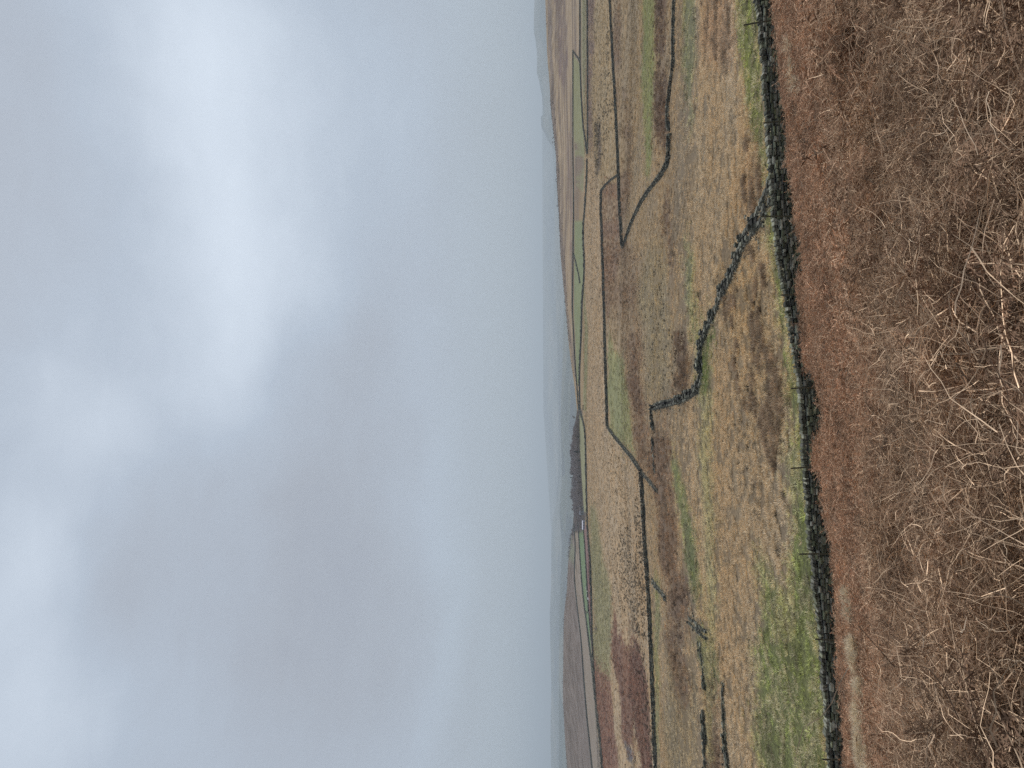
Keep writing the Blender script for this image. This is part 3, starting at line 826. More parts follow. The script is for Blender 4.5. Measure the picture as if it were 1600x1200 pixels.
dry_wall('dark wall along the lower edge of the tan moor, right of the diagonal bend', ground_line([(939, 300), (939, 330), (941, 380), (943, 450), (945, 520), (947, 600), (949, 666)], 1.15), 1.15, .35, .9, .45, moss=.4, group=GW)
dry_wall('diagonal wall joining the two level field walls beside the green field', ground_line([(950, 668), (962, 685), (975, 700), (990, 718), (1001, 735)], 1.0), 1.0, .3, .8, .45, moss=.3, group=GW)
dry_wall('long dark wall between tan moor and brown pasture, left of the diagonal bend', ground_line([(1002, 738), (1005, 790), (1008, 850), (1012, 900), (1015, 950), (1018, 1020), (1021, 1100), (1025, 1200), (1029, 1330)], .9), .95, .28, .7, .45, moss=.4, group=GW)
dry_wall('ruined stub of wall slanting down from the long dark wall', ground_line([(1018, 907), (1028, 922), (1040, 936)], 0.55), 0.55, .2, .5, .8, cope=False, ruin=0.6, moss=.3, group=GW)
dry_wall('scattered rubble wall slanting through the green patch', ground_line([(1074, 968), (1084, 976), (1094, 984), (1104, 993)], 0.5), 0.5, .18, .4, .9, cope=False, ruin=0.7, moss=.3, group=GW)
dry_wall('dark mound of wall at the edge of the green patch', ground_line([(1093, 1006), (1095, 1030), (1097, 1045)], 0.55), 0.55, .18, .4, .8, cope=False, ruin=0.5, moss=.4, group=GW)
dry_wall('short dark lump of wall between two gaps', ground_line([(1096, 1054), (1099, 1066), (1100, 1074)], 0.8), 0.8, .18, .4, .8, cope=False, ruin=0.35, moss=.4, group=GW)
dry_wall('dark remnant wall reaching the left side, upper of two parallel remnants', ground_line([(1098, 1112), (1099, 1140), (1100, 1170), (1100, 1205), (1102, 1300)], 0.75), 0.75, .18, .4, .8, cope=False, ruin=0.5, moss=.4, group=GW)
dry_wall('dark remnant wall at the left side, nearer of two parallel remnants', ground_line([(1127, 1066), (1128, 1110), (1129, 1130), (1131, 1160), (1136, 1200), (1142, 1300)], 0.7), 0.7, .15, .36, .8, cope=False, ruin=0.55, moss=.5, group=GW)


def far_wall(label, px, h=1.5, gaps=()):
    return dry_wall(label, ground_line(px, h), h, .5, 2.2, .5, cope=False, moss=.3, ruin=0, gaps=gaps, group='far field walls on the moor')


far_wall('thin upper wall of the green enclosure on the right hillside', [(895, 80), (895, 150), (895, 225), (896, 300), (895, 425), (894, 470), (895, 500), (898, 560), (901, 600), (904, 640)])
far_wall('short end wall slanting across the tip of the green enclosure', [(895, 80), (900, 88), (906, 96)], 1.4)
far_wall('lower wall of the green enclosure reaching the right side', [(906, -120), (906, 0), (906, 96), (908, 150), (911, 200), (915, 222), (917, 240)])
far_wall('straight dark wall under the enclosure walls at the right side', [(917, -120), (917.5, 0), (918, 100), (918, 225), (917.5, 238)])
far_wall('long wavering wall below the green fields, right of the dark wood', [(917, 250), (917, 270), (914, 320), (911, 350), (911, 380), (913, 405), (912, 440), (909, 470), (908, 520), (906, 560), (905, 600), (906, 640)], 1.7)
far_wall('little wall slanting across the far green field', [(896, 396), (901, 415), (906, 442)], 1.2)
far_wall('long wall below the dark wood running on to the left side', [(906, 642), (910, 655), (914, 670), (915, 700), (916, 760), (918, 830), (921, 860), (923, 900), (924, 940), (925, 1000), (928, 1050), (932, 1110), (938, 1160), (941, 1200), (948, 1320)], 1.7)
far_wall('wall under the grey left hill, farthest of three converging walls', [(896.5, 818), (899, 850), (897, 900), (902, 950), (908, 1000), (912, 1060), (916, 1110), (922, 1170), (925, 1200), (934, 1320)], 1.9)
far_wall('wall along the top of the bright green strip', [(902.5, 815), (905, 850), (908, 900), (912, 940), (916, 970), (921, 1010), (927, 1060), (931, 1100), (936, 1140)], 1.7)
far_wall('wall along the foot of the bright green strip', [(910.5, 815), (913.5, 850), (916.5, 900), (918.5, 940), (921, 970), (924, 1000)], 1.3)


# ------------------------------------------------------------------ tubes and the wire fence
def tube(V, Fc, pts, r0, r1=None, n=5, flip=0):
    pts = [np.array(p, float) for p in pts]
    r1 = r0 if r1 is None else r1
    b0 = len(V)
    m = len(pts)
    for i, p in enumerate(pts):
        d = pts[min(i + 1, m - 1)] - pts[max(i - 1, 0)]
        d = d / (np.linalg.norm(d) + 1e-9)
        u = np.cross(d, [0, 0, 1.0]) if abs(d[2]) < .9 else np.cross(d, [1.0, 0, 0])
        u /= np.linalg.norm(u); w = np.cross(d, u)
        r = r0 + (r1 - r0) * i / (m - 1)
        for k in range(n):
            a_ = 2 * math.pi * k / n
            V.append(p + (u * math.cos(a_) + w * math.sin(a_)) * r)
    for i in range(m - 1):
        for k in range(n):
            Fc.append((b0 + i * n + k, b0 + i * n + (k + 1) % n, b0 + (i + 1) * n + (k + 1) % n, b0 + (i + 1) * n + k))


fence = empty('wire_fence', (0, WY - .8, float(NW[31, 2])))
tag(fence, 'post and wire fence standing close against the front of the near drystone wall', 'fence')
FL = np.array(fence.location)
tops_ = []
POSTS = [(1162, 39, 1205, 31), (1193, 192, 1227, 189), (1189, 338, 1243, 339), (1220, 461, 1253, 461), (1236, 607, 1268, 606), (1236, 732, 1277, 729), (1249, 866, 1296, 866), (1274, 999, 1308, 1002), (1285, 1187, 1320, 1188)]
for (x0, y0, x1, y1) in POSTS:
    Yq = WY - .45
    base = np.array([a_of(x1, y1) * Yq, Yq, t_of(x1) * Yq - .35])
    top = np.array([a_of(x0, y0) * Yq, Yq + .03, t_of(x0) * Yq])
    V = []; Fc = []
    mid = (base + top) / 2 + np.array([.02, 0, 0])
    tube(V, Fc, [base, mid, top], .052, .045, 6)
    V.append(top + [0, 0, .012]); n_ = len(V) - 1
    for k in range(6):
        Fc.append((n_ - 6 + k, n_ - 6 + (k + 1) % 6, n_, n_))
    me = bpy.data.meshes.new('post')
    me.from_pydata([tuple(np.array(v) - FL) for v in V], [], [tuple(dict.fromkeys(f)) for f in Fc])
    me.materials.append(M_POST)
    link(bpy.data.objects.new('post', me), fence)
    tops_.append((base + np.array([0, 0, .35]), top))
for fr in (.35, .62, .9):
    V = []; Fc = []
    pts = []
    for (b_, t_) in tops_:
        pts.append(b_ + (t_ - b_) * fr - np.array([0, .05, 0]))
    ext0 = pts[0] + (pts[0] - pts[1]); ext1 = pts[-1] + (pts[-1] - pts[-2])
    allp = [ext0] + pts + [ext1]
    fine = []
    for i in range(len(allp) - 1):
        for k in range(6):
            f = k / 6
            p = allp[i] * (1 - f) + allp[i + 1] * f
            p = p - np.array([0, 0, .05 * 4 * f * (1 - f)])
            fine.append(p)
    tube(V, Fc, fine, .006, .006, 4)
    me = bpy.data.meshes.new('wire'); me.from_pydata([tuple(np.array(v) - FL) for v in V], [], Fc); me.materials.append(M_WIRE)
    link(bpy.data.objects.new('wire', me), fence)


# ------------------------------------------------------------------ scatter by geometry nodes (stuff only)
def make_scatter(name, label, cat, protos, pts, rot, scl, idx, tint):
    col = bpy.data.collections.new(name + '_kinds')
    for k, o in enumerate(protos):
        o.name = name + '_kind_%02d' % k
        col.objects.link(o)
    me = bpy.data.meshes.new(name)
    n = len(pts)
    me.vertices.add(n); me.vertices.foreach_set('co', np.asarray(pts, np.float32).ravel())
    a_ = me.attributes.new('rot', 'FLOAT_VECTOR', 'POINT'); a_.data.foreach_set('vector', np.asarray(rot, np.float32).ravel())
    a_ = me.attributes.new('scl', 'FLOAT', 'POINT'); a_.data.foreach_set('value', np.asarray(scl, np.float32).ravel())
    a_ = me.attributes.new('idx', 'INT', 'POINT'); a_.data.foreach_set('value', np.asarray(idx, np.int32).ravel())
    a_ = me.attributes.new('tint', 'FLOAT_VECTOR', 'POINT'); a_.data.foreach_set('vector', np.asarray(tint, np.float32).ravel())
    o = bpy.data.objects.new(name, me); link(o)
    g = bpy.data.node_groups.new(name + '_scatter', 'GeometryNodeTree')
    g.interface.new_socket('Geometry', in_out='INPUT', socket_type='NodeSocketGeometry')
    g.interface.new_socket('Geometry', in_out='OUTPUT', socket_type='NodeSocketGeometry')
    gi = g.nodes.new('NodeGroupInput'); go = g.nodes.new('NodeGroupOutput')
    ip = g.nodes.new('GeometryNodeInstanceOnPoints')
    ci = g.nodes.new('GeometryNodeCollectionInfo')
    ci.inputs['Collection'].default_value = col
    ci.inputs['Separate Children'].default_value = True
    ci.inputs['Reset Children'].default_value = True
    m2p = g.nodes.new('GeometryNodeMeshToPoints')

    def na(nm, ty):
        q_ = g.nodes.new('GeometryNodeInputNamedAttribute'); q_.data_type = ty; q_.inputs['Name'].default_value = nm
        return q_.outputs['Attribute']
    e2r = g.nodes.new('FunctionNodeEulerToRotation')
    g.links.new(na('rot', 'FLOAT_VECTOR'), e2r.inputs[0])
    g.links.new(gi.outputs[0], m2p.inputs[0])
    g.links.new(m2p.outputs[0], ip.inputs['Points'])
    g.links.new(ci.outputs[0], ip.inputs['Instance'])
    ip.inputs['Pick Instance'].default_value = True
    g.links.new(na('idx', 'INT'), ip.inputs['Instance Index'])
    g.links.new(e2r.outputs[0], ip.inputs['Rotation'])
    g.links.new(na('scl', 'FLOAT'), ip.inputs['Scale'])
    g.links.new(ip.outputs[0], go.inputs[0])
    md = o.modifiers.new('scatter', 'NODES'); md.node_group = g
    tag(o, label, cat, kind='stuff')
    return o


rng = random.Random(11)


def ribbon(V, Fc, MI, pts, w0, w1, mi, roll=0.0):
    """flat strand along pts, crossed pair not needed: rolled at random"""
    m = len(pts); b0 = len(V)
    up_ = Vector((math.cos(roll), math.sin(roll), .3)).normalized()
    for i in range(m):
        d = (pts[min(i + 1, m - 1)] - pts[max(i - 1, 0)])
        s_ = d.cross(up_)
        if s_.length < 1e-6: s_ = Vector((1, 0, 0))
        s_.normalize()
        w = (w0 + (w1 - w0) * i / (m - 1)) / 2
        V.append(pts[i] + s_ * w); V.append(pts[i] - s_ * w)
    for i in range(m - 1):
        Fc.append((b0 + 2 * i, b0 + 2 * i + 1, b0 + 2 * i + 3, b0 + 2 * i + 2)); MI.append(mi)


def stalk(V, Fc, MI, pts, r0, r1, mi):
    VV = []; FF = []
    tube(VV, FF, pts, r0, r1, 3)
    b0 = len(V)
    V.extend(Vector(v) for v in VV)
    for f in FF: Fc.append(tuple(i + b0 for i in f)); MI.append(mi)


def bend(p, d, L_, n, droop, wig, rg):
    pts = [p.copy()]
    d = d.normalized()
    for i in range(n):
        d = (d + Vector((rg.gauss(0, wig), rg.gauss(0, wig), rg.gauss(0, wig) - droop))).normalized()
        p = p + d * (L_ / n); pts.append(p.copy())
    return pts


def frond(V, Fc, MI, p, hd, elv, L_, rg, detail):
    d = Vector((math.cos(hd) * math.cos(elv), math.sin(hd) * math.cos(elv), math.sin(elv)))
    n = 9 if detail else 5
    r = bend(p, d, L_, n, .14, .12, rg)
    if detail: stalk(V, Fc, MI, r, .0034, .0014, 1)
    else: ribbon(V, Fc, MI, r, .014, .006, 1, rg.uniform(0, 3))
    npn = 15 if detail else 7
    for k in range(npn):
        s_ = .22 + .76 * k / npn
        i = min(int(s_ * n), n - 1); f = s_ * n - i
        q = r[i].lerp(r[i + 1], f); ax = (r[i + 1] - r[i]).normalized()
        sd_ = ax.cross(Vector((rg.gauss(0, .3), rg.gauss(0, .3), 1))).normalized()
        for sg in (-1, 1):
            if rg.random() < .12: continue
            lp = L_ * .34 * (1 - s_ * .85) * rg.uniform(.7, 1.2)
            dd = sd_ * sg + ax * .35 + Vector((0, 0, rg.uniform(-.7, .25)))
            pp = bend(q, dd, lp, 4 if detail else 2, .12, .22, rg)
            if not detail:
                ribbon(V, Fc, MI, pp, rg.uniform(.016, .034), .005, 0, rg.uniform(0, 3))
                continue
            ribbon(V, Fc, MI, pp, .004, .0015, 0, rg.uniform(0, 3))
            nn = max(3, int(lp / .011))
            for j in range(nn):
                s2 = j / nn * 4; i2 = min(int(s2), 3)
                b_ = pp[i2].lerp(pp[i2 + 1], s2 - i2); a2 = (pp[i2 + 1] - pp[i2]).normalized()
                sn = a2.cross(Vector((rg.gauss(0, .6), rg.gauss(0, .6), 1))).normalized()
                ll = .021 * (1 - j / nn * .7) * rg.uniform(.6, 1.3)
                for g_ in (-1, 1):
                    tip = b_ + sn * g_ * ll + a2 * ll * .2 + Vector((rg.gauss(0, .005), rg.gauss(0, .005), rg.gauss(0, .006)))
                    b0 = len(V)
                    V.extend((b_ - a2 * .0028, b_ + a2 * .0028, tip + a2 * .001, tip - a2 * .001)); Fc.append((b0, b0 + 1, b0 + 2, b0 + 3)); MI.append(0)


def proto(name, V, Fc, MI, mats):
    return mesh_np(name, np.array([tuple(v) for v in V]), Fc, mats, midx=MI, linkit=False)


def clump_near(sd_):
    rg = random.Random(sd_); V = []; Fc = []; MI = []
    for k in range(4):
        frond(V, Fc, MI, Vector((rg.gauss(0, .14), rg.gauss(0, .14), rg.uniform(-.2, .05))), rg.uniform(0, 6.28), rg.uniform(-.25, .5), rg.uniform(.3, .6), rg, True)
    for k in range(64):     # fine tangled strands
        h_ = rg.uniform(0, 6.28); e_ = rg.uniform(-.4, .6)
        pts = bend(Vector((rg.gauss(0, .2), rg.gauss(0, .2), rg.uniform(-.12, .08))), Vector((math.cos(h_), math.sin(h_), e_)), rg.uniform(.12, .42), 6, .05, .26, rg)
        ribbon(V, Fc, MI, pts, rg.uniform(.002, .0042), .0014, rg.choice((0, 0, 1, 1, 1)), rg.uniform(0, 3))
    return proto('clump', V, Fc, MI, [M_LEAF, M_STEM])


def clump_far(sd_):
    rg = random.Random(sd_); V = []; Fc = []; MI = []
    for k in range(6):
        frond(V, Fc, MI, Vector((rg.gauss(0, .18), rg.gauss(0, .18), rg.uniform(-.12, .05))), rg.uniform(0, 6.28), rg.uniform(-.2, .6), rg.uniform(.35, .7), rg, False)
    return proto('clump', V, Fc, MI, [M_LEAF, M_STEM])


def clump_stalk(sd_, thick):
    rg = random.Random(sd_); V = []; Fc = []; MI = []
    h_ = rg.uniform(0, 6.28)
    L_ = rg.uniform(.3, .62) if thick > .003 else rg.uniform(.12, .32)
    pts = bend(Vector((0, 0, 0)), Vector((math.cos(h_), math.sin(h_), rg.uniform(-.1, .5))), L_, 10, .05, .2 if thick > .003 else .26, rg)
    stalk(V, Fc, MI, pts, thick, thick * .45, 0)
    for k in range(rg.randint(1, 4)):
        i = rg.randint(3, 9); hh = rg.uniform(0, 6.28)
        d = (pts[i + 1 if i < 10 else 10] - pts[i]) if i < 10 else Vector((1, 0, 0))
        p2 = bend(pts[i], d.normalized() + Vector((math.cos(hh), math.sin(hh), rg.uniform(-.3, .5))) * .9, L_ * rg.uniform(.15, .45), 6, .05, .16, rg)
        stalk(V, Fc, MI, p2, thick * .5, thick * .25, 0)
    return proto('stalk', V, Fc, MI, [rg.choice((M_STEM, M_PALE, M_STEM))])


def tuft(sd_, nb, h0, spread, wid, curve, mat):
    rg = random.Random(sd_); V = []; Fc = []; MI = []
    for k in range(nb):
        a_ = rg.uniform(0, 6.28); rr = spread * math.sqrt(rg.random())
        p = Vector((math.cos(a_) * rr * .5, math.sin(a_) * rr * .5, -.05))
        a2 = a_ + rg.gauss(0, .8)
        d = Vector((math.cos(a2) * curve * rg.uniform(.3, 1.3), math.sin(a2) * curve * rg.uniform(.3, 1.3), 1))
        pts = bend(p, d, h0 * rg.uniform(.6, 1.25), 3, .25 * curve, .08, rg)
        ribbon(V, Fc, MI, pts, wid, wid * .2, 0, rg.uniform(0, 6))
    return proto('tuft', V, Fc, MI, [mat])


# ---- bracken
def sample_fan(n, y0, y1, amax=.60, power=1.0):
    u = R.rand(n)
    Y = (y0 ** (power + 1) + u * (y1 ** (power + 1) - y0 ** (power + 1))) ** (1 / (power + 1))
    return R.uniform(-amax, amax, n) * Y, Y


PB = []; RB = []; SB = []; IB = []; TB = []
near_k = [clump_near(100 + i) for i in range(9)]
far_k = [clump_far(300 + i) for i in range(8)]


def bracken_tint(X, Y):
    n_ = fbm(X / 1.8 + 3, Y / 1.4, 4); m_ = fbm(X / 5.0 + 70, Y / 4.0, 3)
    red = np.array([.47, .285, .18]); grey = np.array([.45, .305, .20]); dark = np.array([.33, .20, .13])
    k = np.clip((n_ - .42) * 5, 0, 1)[:, None]
    k = k * np.interp(Y + 6 * (m_ - .5), [6, 28], [.6, .45])[:, None]
    c = red * (1 - k) + grey * k
    k2 = np.clip((m_ - .52) * 4, 0, 1)[:, None] * .7
    c = c * (1 - k2) + dark * k2
    lumps = np.clip(.72 + 2.0 * (fbm(X / 1.7, Y / 1.1 + 2, 2) - .36), .6, 1.15)  # same noise as the canopy relief: shade between heaps painted into the tint
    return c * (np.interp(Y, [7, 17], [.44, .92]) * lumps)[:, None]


def add_bracken(X, Y, kinds, s0, s1, dz=0.0):
    Z = near_z(X, Y) - .10 + R.normal(0, .04, len(X)) + dz
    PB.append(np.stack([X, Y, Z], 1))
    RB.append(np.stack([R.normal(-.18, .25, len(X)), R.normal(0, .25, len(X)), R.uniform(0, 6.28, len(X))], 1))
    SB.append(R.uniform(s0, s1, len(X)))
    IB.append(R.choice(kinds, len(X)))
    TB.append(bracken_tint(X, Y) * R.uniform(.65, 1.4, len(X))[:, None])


X, Y = sample_fan(6600, 1.7, 16.5, .64)
kp = fbm(X / .75, Y / .55 + 7, 2) > .41
X = X[kp]; Y = Y[kp]
add_bracken(X, Y, np.arange(0, 9), .75, 1.15)
X = R.uniform(-9, 9, 5200); Y = R.uniform(.7, 11, 5200); kp = (np.abs(X / Y) > .6) & ((Y > 1.3) | (np.abs(X) > 1.2)); X = X[kp]; Y = Y[kp]
add_bracken(X, Y, np.arange(0, 9), .75, 1.1)
X, Y = sample_fan(25000, 9.5, 43.4, .60)
add_bracken(X, Y, np.arange(9, 17), .7, 1.15)
X = R.uniform(-26, 26, 2600); Y = R.uniform(42.2, 43.4, 2600)
add_bracken(X, Y, np.arange(9, 17), .5, .9)
make_scatter('bracken', 'collapsed red brown dead bracken covering the foreground slope', 'bracken', near_k + far_k,
             np.concatenate(PB), np.concatenate(RB), np.concatenate(SB), np.concatenate(IB), np.concatenate(TB))

# bare stalks on top of the bracken
sk = [clump_stalk(500 + i, .0028) for i in range(8)] + [clump_stalk(520 + i, .0014) for i in range(8)]
X1, Y1 = sample_fan(200, 3.0, 8.0, .64)
X2, Y2 = sample_fan(19000, 2.2, 26, .62, .6)
X = np.r_[X1, X2]; Y = np.r_[Y1, Y2]
Z = near_z(X, Y) + R.uniform(-.06, .07, len(X))
make_scatter('bracken_stalks', 'pale and orange bare stalks lying tangled over the dead bracken', 'stalks', sk,
             np.stack([X, Y, Z], 1), np.stack([R.normal(-.25, .3, len(X)), R.normal(0, .3, len(X)), R.uniform(0, 6.28, len(X))], 1),
             R.uniform(.6, 1.2, len(X)), np.r_[R.randint(0, 8, len(X1)), R.randint(8, 16, len(X2))], np.ones((len(X), 3)))

# ---- pasture grass, short and tussocky
gk = [tuft(600 + i, 26, .33, .30, .030, .9, M_GRASS) for i in range(5)]          # arching tussock
gk += [tuft(620 + i, 34, .42, .34, .026, .45, M_GRASS) for i in range(4)]          # upright rush
gk += [tuft(640 + i, 22, .13, .42, .032, 1.1, M_GRASS) for i in range(4)]          # short green sward


def in_poly(px, py, P):
    ins = np.zeros(len(px), bool)
    for k in range(len(P)):
        (x0, y0), (x1, y1) = P[k], P[(k + 1) % len(P)]
        ins ^= ((y0 > py) != (y1 > py)) & (px < (x1 - x0) * (py - y0) / (y1 - y0 + 1e-9) + x0)
    return ins


PG = []; RG = []; SG = []; IG = []; TG = []


def add_grass(X, Y, near_fac):
    Z = zat(X, Y)
    jx = X + R.normal(0, .012, len(X)) * Y; jy = np.maximum(Y + R.normal(0, .022, len(X)) * Y, 44.5)
    C_ = paint(jx, jy, zat(jx, jy))
    green = C_[:, 1] >= C_[:, 0] - 4
    brown = (C_[:, 0] < 122) & ~green
    al = albedo(C_, Y) * np.where(brown | (C_[:, 0] < 112), 2.5, np.interp(Y, [110, 150, 240, 260], [3.85, 2.9, 2.6, 2.0]))[:, None]
    gg = al.mean(1)[:, None]; al = np.where(green[:, None], al * .78 + gg * np.array([.24, .20, .11]), al)
    idx = np.where(green, R.randint(9, 13, len(X)), R.randint(0, 5, len(X)))
    rr = (R.rand(len(X)) < .6) & brown
    idx = np.where(rr, R.randint(5, 9, len(X)), idx)
    idx = np.where(green & (R.rand(len(X)) < .16), R.randint(0, 5, len(X)), idx)
    clumpy = fbm(X / 1.6, Y / 1.6, 2)
    gp = fbm(X / np.where(Y < 110, .5, .9) + 3, Y / np.where(Y < 110, .75, 1.6), 2)
    keep = ((clumpy > .34) & (gp > np.where(Y < 260, .44, .3))) | (green & (gp > .36))
    dark = R.rand(len(X)) < .16
    tt = al * R.uniform(.7, 1.3, len(X))[:, None] * np.where(green & (Y < 110), .95, 1.0)[:, None]
    sg = green & (fbm(X / 2.2, Y / 2.0, 3) > .52) & (R.rand(len(X)) < .5)
    tt[sg] = tt[sg].mean(1)[:, None] * np.array([1.45, 1.24, .85]); idx[sg] = R.randint(0, 5, sg.sum())
    straw = (~green) & (R.rand(len(X)) < .25)
    tt[straw] *= np.array([1.25, 1.2, 1.1])
    tt[dark] *= .38
    tt = tt * np.where(green[:, None], [1.0, 1.04, .95], [1.05, 1.11, 1.18])
    tt = tt / np.maximum(1.0, tt.max(1) / .80)[:, None]
    sc = R.uniform(.7, 1.3, len(X)) * near_fac
    k = keep
    PG.append(np.stack([X, Y, Z], 1)[k]); SG.append(sc[k]); IG.append(idx[k]); TG.append(tt[k])
    RG.append(np.stack([R.normal(0, .08, len(X)), R.normal(0, .08, len(X)), R.uniform(0, 6.28, len(X))], 1)[k])


X, Y = sample_fan(70000, 45.2, 105, .56)
add_grass(X, Y, 1.0)
X, Y = sample_fan(85000, 95, 270, .56)
add_grass(X, Y, 1.3)
X, Y = sample_fan(70000, 240, 640, .56)
add_grass(X, Y, 2.0)
make_scatter('grass', 'tussocky straw and green winter grass of the rough pasture', 'grass', gk,
             np.concatenate(PG), np.concatenate(RG), np.concatenate(SG), np.concatenate(IG), np.concatenate(TG))

# ---- dark rush clumps speckling the tan moor and the rough fields
rk = [tuft(700 + i, 40, .6, .5, .06, .5, M_GRASS) for i in range(4)]
PX = []; SX = []; BR = []
SPK = [([(928, 500), (944, 500), (948, 666), (1000, 736), (1012, 900), (1018, 1010), (985, 985), (950, 940), (926, 830), (922, 700)], 1500, .62),
       ([(955, 850), (1000, 800), (1008, 900), (1012, 1000), (985, 985), (962, 930)], 700, .75),
       ([(929, 190), (940, 195), (939, 255), (930, 262)], 200, 1.1),
       ([(925, 0), (950, 0), (962, 200), (940, 260), (926, 200)], 260, 1.1),
       ([(920, 250), (935, 270), (940, 480), (922, 480)], 160, 1.0),
       ([(1005, 950), (1024, 1200), (1003, 1200), (985, 1090)], 120, 1.1),
       ([(858, 150), (868, 160), (884, 420), (894, 560), (880, 480), (866, 300)], 500, 1.5),
       ([(975, 390), (1040, 400), (1060, 600), (1010, 640), (990, 560)], 350, .5),
       ([(1150, 560), (1230, 640), (1230, 900), (1180, 860), (1140, 700)], 22, .6),
       ([(1125, 440), (1150, 400), (1172, 385), (1196, 400), (1212, 480), (1224, 600), (1226, 640), (1212, 740), (1198, 700), (1180, 640), (1165, 640), (1150, 580), (1132, 520)], 650, -.7),
       ([(1168, 210), (1185, 240), (1198, 290), (1190, 325), (1170, 330), (1160, 260)], 260, -.7), ([(1095, 0), (1140, 0), (1145, 60), (1138, 110), (1110, 80)], 300, -.6)]
for poly, cnt, s_ in SPK:
    P_ = np.array(poly, float); got = 0; tries = 0
    while got < cnt and tries < cnt * 12:
        tries += 1
        x = R.uniform(P_[:, 0].min(), P_[:, 0].max()); y = R.uniform(P_[:, 1].min(), P_[:, 1].max())
        if not in_poly(np.array([x]), np.array([y]), poly)[0]: continue
        p = hit(x, y)
        q_ = 22 if s_ > 0 else 4
        if fbm(np.array([p[0] / q_]), np.array([p[1] / q_]), 3)[0] < (.44 if s_ > 0 else .47): continue
        PX.append(p); SX.append(abs(s_) * R.uniform(.5, 1.3)); BR.append(s_ < 0); got += 1
PX = np.array(PX)
make_scatter('rushes', 'dark rush clumps speckling the pale moor grass', 'rushes', rk, PX, np.stack([np.zeros(len(PX)), np.zeros(len(PX)), R.uniform(0, 6.28, len(PX))], 1),
             SX, R.randint(0, 4, len(PX)), np.where(np.array(BR)[:, None], [.40, .30, .205], [.12, .098, .068]) * R.uniform(.55, 1.6, (len(PX), 1)))

# ---- pale bleached grass along the path through the bracken, and by the wall
pk = [tuft(720 + i, 40, .34, .34, .012, 1.1, M_GRASS) for i in range(4)]
PX = []
LINE = [(1322, 925), (1330, 950), (1335, 985), (1333, 1010), (1340, 1050), (1346, 1090), (1344, 1130), (1348, 1165), (1356, 1200)]
LINE2 = [(1232, 55), (1238, 95), (1240, 115), (1244, 135)]


def near_hit(x, y):
    t_ = t_of(x); a_ = a_of(x, y)
    q_ = np.linspace(3, 43.5, 400)
    zz = near_z(a_ * q_, q_) / q_
    ok = np.where(zz >= t_)[0]
    Yq = q_[ok[0]] if len(ok) else 43
    return np.array([a_ * Yq, Yq, float(near_z(np.array(a_ * Yq), np.array(Yq)))])


for ln, cnt, wd in ((LINE, 900, 2.6), (LINE2, 70, 2.0)):
    ln = np.array(ln, float)
    for _ in range(cnt):
        y = R.uniform(ln[0, 1], ln[-1, 1] + (30 if ln is LINE else 0)); x = np.interp(y, ln[:, 1], ln[:, 0]) + R.normal(0, wd)
        if vnoise(y / 9.0, 4.0) < .45 or vnoise(y / 3.0, x / 3.0) < .35: continue
        p = near_hit(x, y); PX.append(p)
PX = np.array(PX)
make_scatter('pale_grass', 'bleached straw grass in a ragged strip through the bracken', 'grass', pk, PX + [0, 0, .05],
             np.stack([R.normal(0, .3, len(PX)), R.normal(0, .3, len(PX)), R.uniform(0, 6.28, len(PX))], 1),
             R.uniform(.7, 1.2, len(PX)), R.randint(0, 4, len(PX)), np.tile([.85, .72, .52], (len(PX), 1)) * R.uniform(.6, 1.1, (len(PX), 1)))


# ------------------------------------------------------------------ trees
def tree_mesh(sd_, H, conifer=False):
    """returns (trunk V,F), (crown V,F): leafless crown of fine twigs"""
    rg = random.Random(sd_)
    TV = []; TF = []; CV = []; CF = []; MI = []
    tr = bend(Vector((0, 0, -.3)), Vector((rg.gauss(0, .06), rg.gauss(0, .06), 1)), H * .75, 5, -.02, .05, rg)
    tube(TV, TF, tr, H * .028, H * .010, 6)
    if conifer:
        for k in range(260):
            f = rg.uniform(.12, 1.0); z_ = H * f; r_ = H * .26 * (1 - f) ** .75 * rg.uniform(.5, 1.1); a_ = rg.uniform(0, 6.28)
            p = Vector((math.cos(a_) * r_, math.sin(a_) * r_, z_))
            ribbon(CV, CF, MI, bend(p * .6 + Vector((0, 0, z_ * .4)), Vector((math.cos(a_), math.sin(a_), -.2)), H * .09, 2, .1, .2, rg), H * .05, H * .01, 0, rg.uniform(0, 6))
        return TV, TF, CV, CF
    for k in range(9):
        i = rg.randint(2, 5); a_ = k * 2.4 + rg.gauss(0, .3)
        br = bend(tr[i], Vector((math.cos(a_), math.sin(a_), rg.uniform(.25, 1.0))), H * rg.uniform(.3, .48), 4, .0, .14, rg)
        tube(TV, TF, br, H * .009, H * .004, 4)
        for j in range(1, 5):
            for q in range(4):
                a2 = rg.uniform(0, 6.28)
                tw = bend(br[j], Vector((math.cos(a2), math.sin(a2), rg.uniform(-.2, .8))), H * rg.uniform(.12, .22), 3, .02, .2, rg)
                ribbon(CV, CF, MI, tw, H * .010, H * .004, 0, rg.uniform(0, 6))
                for w in range(5):
                    a3 = rg.uniform(0, 6.28)
                    t2 = bend(tw[rg.randint(1, 3)], Vector((math.cos(a3), math.sin(a3), rg.uniform(-.3, .8))), H * rg.uniform(.06, .12), 2, .0, .2, rg)
                    ribbon(CV, CF, MI, t2, H * .011, H * .004, 0, rg.uniform(0, 6))
    return TV, TF, CV, CF


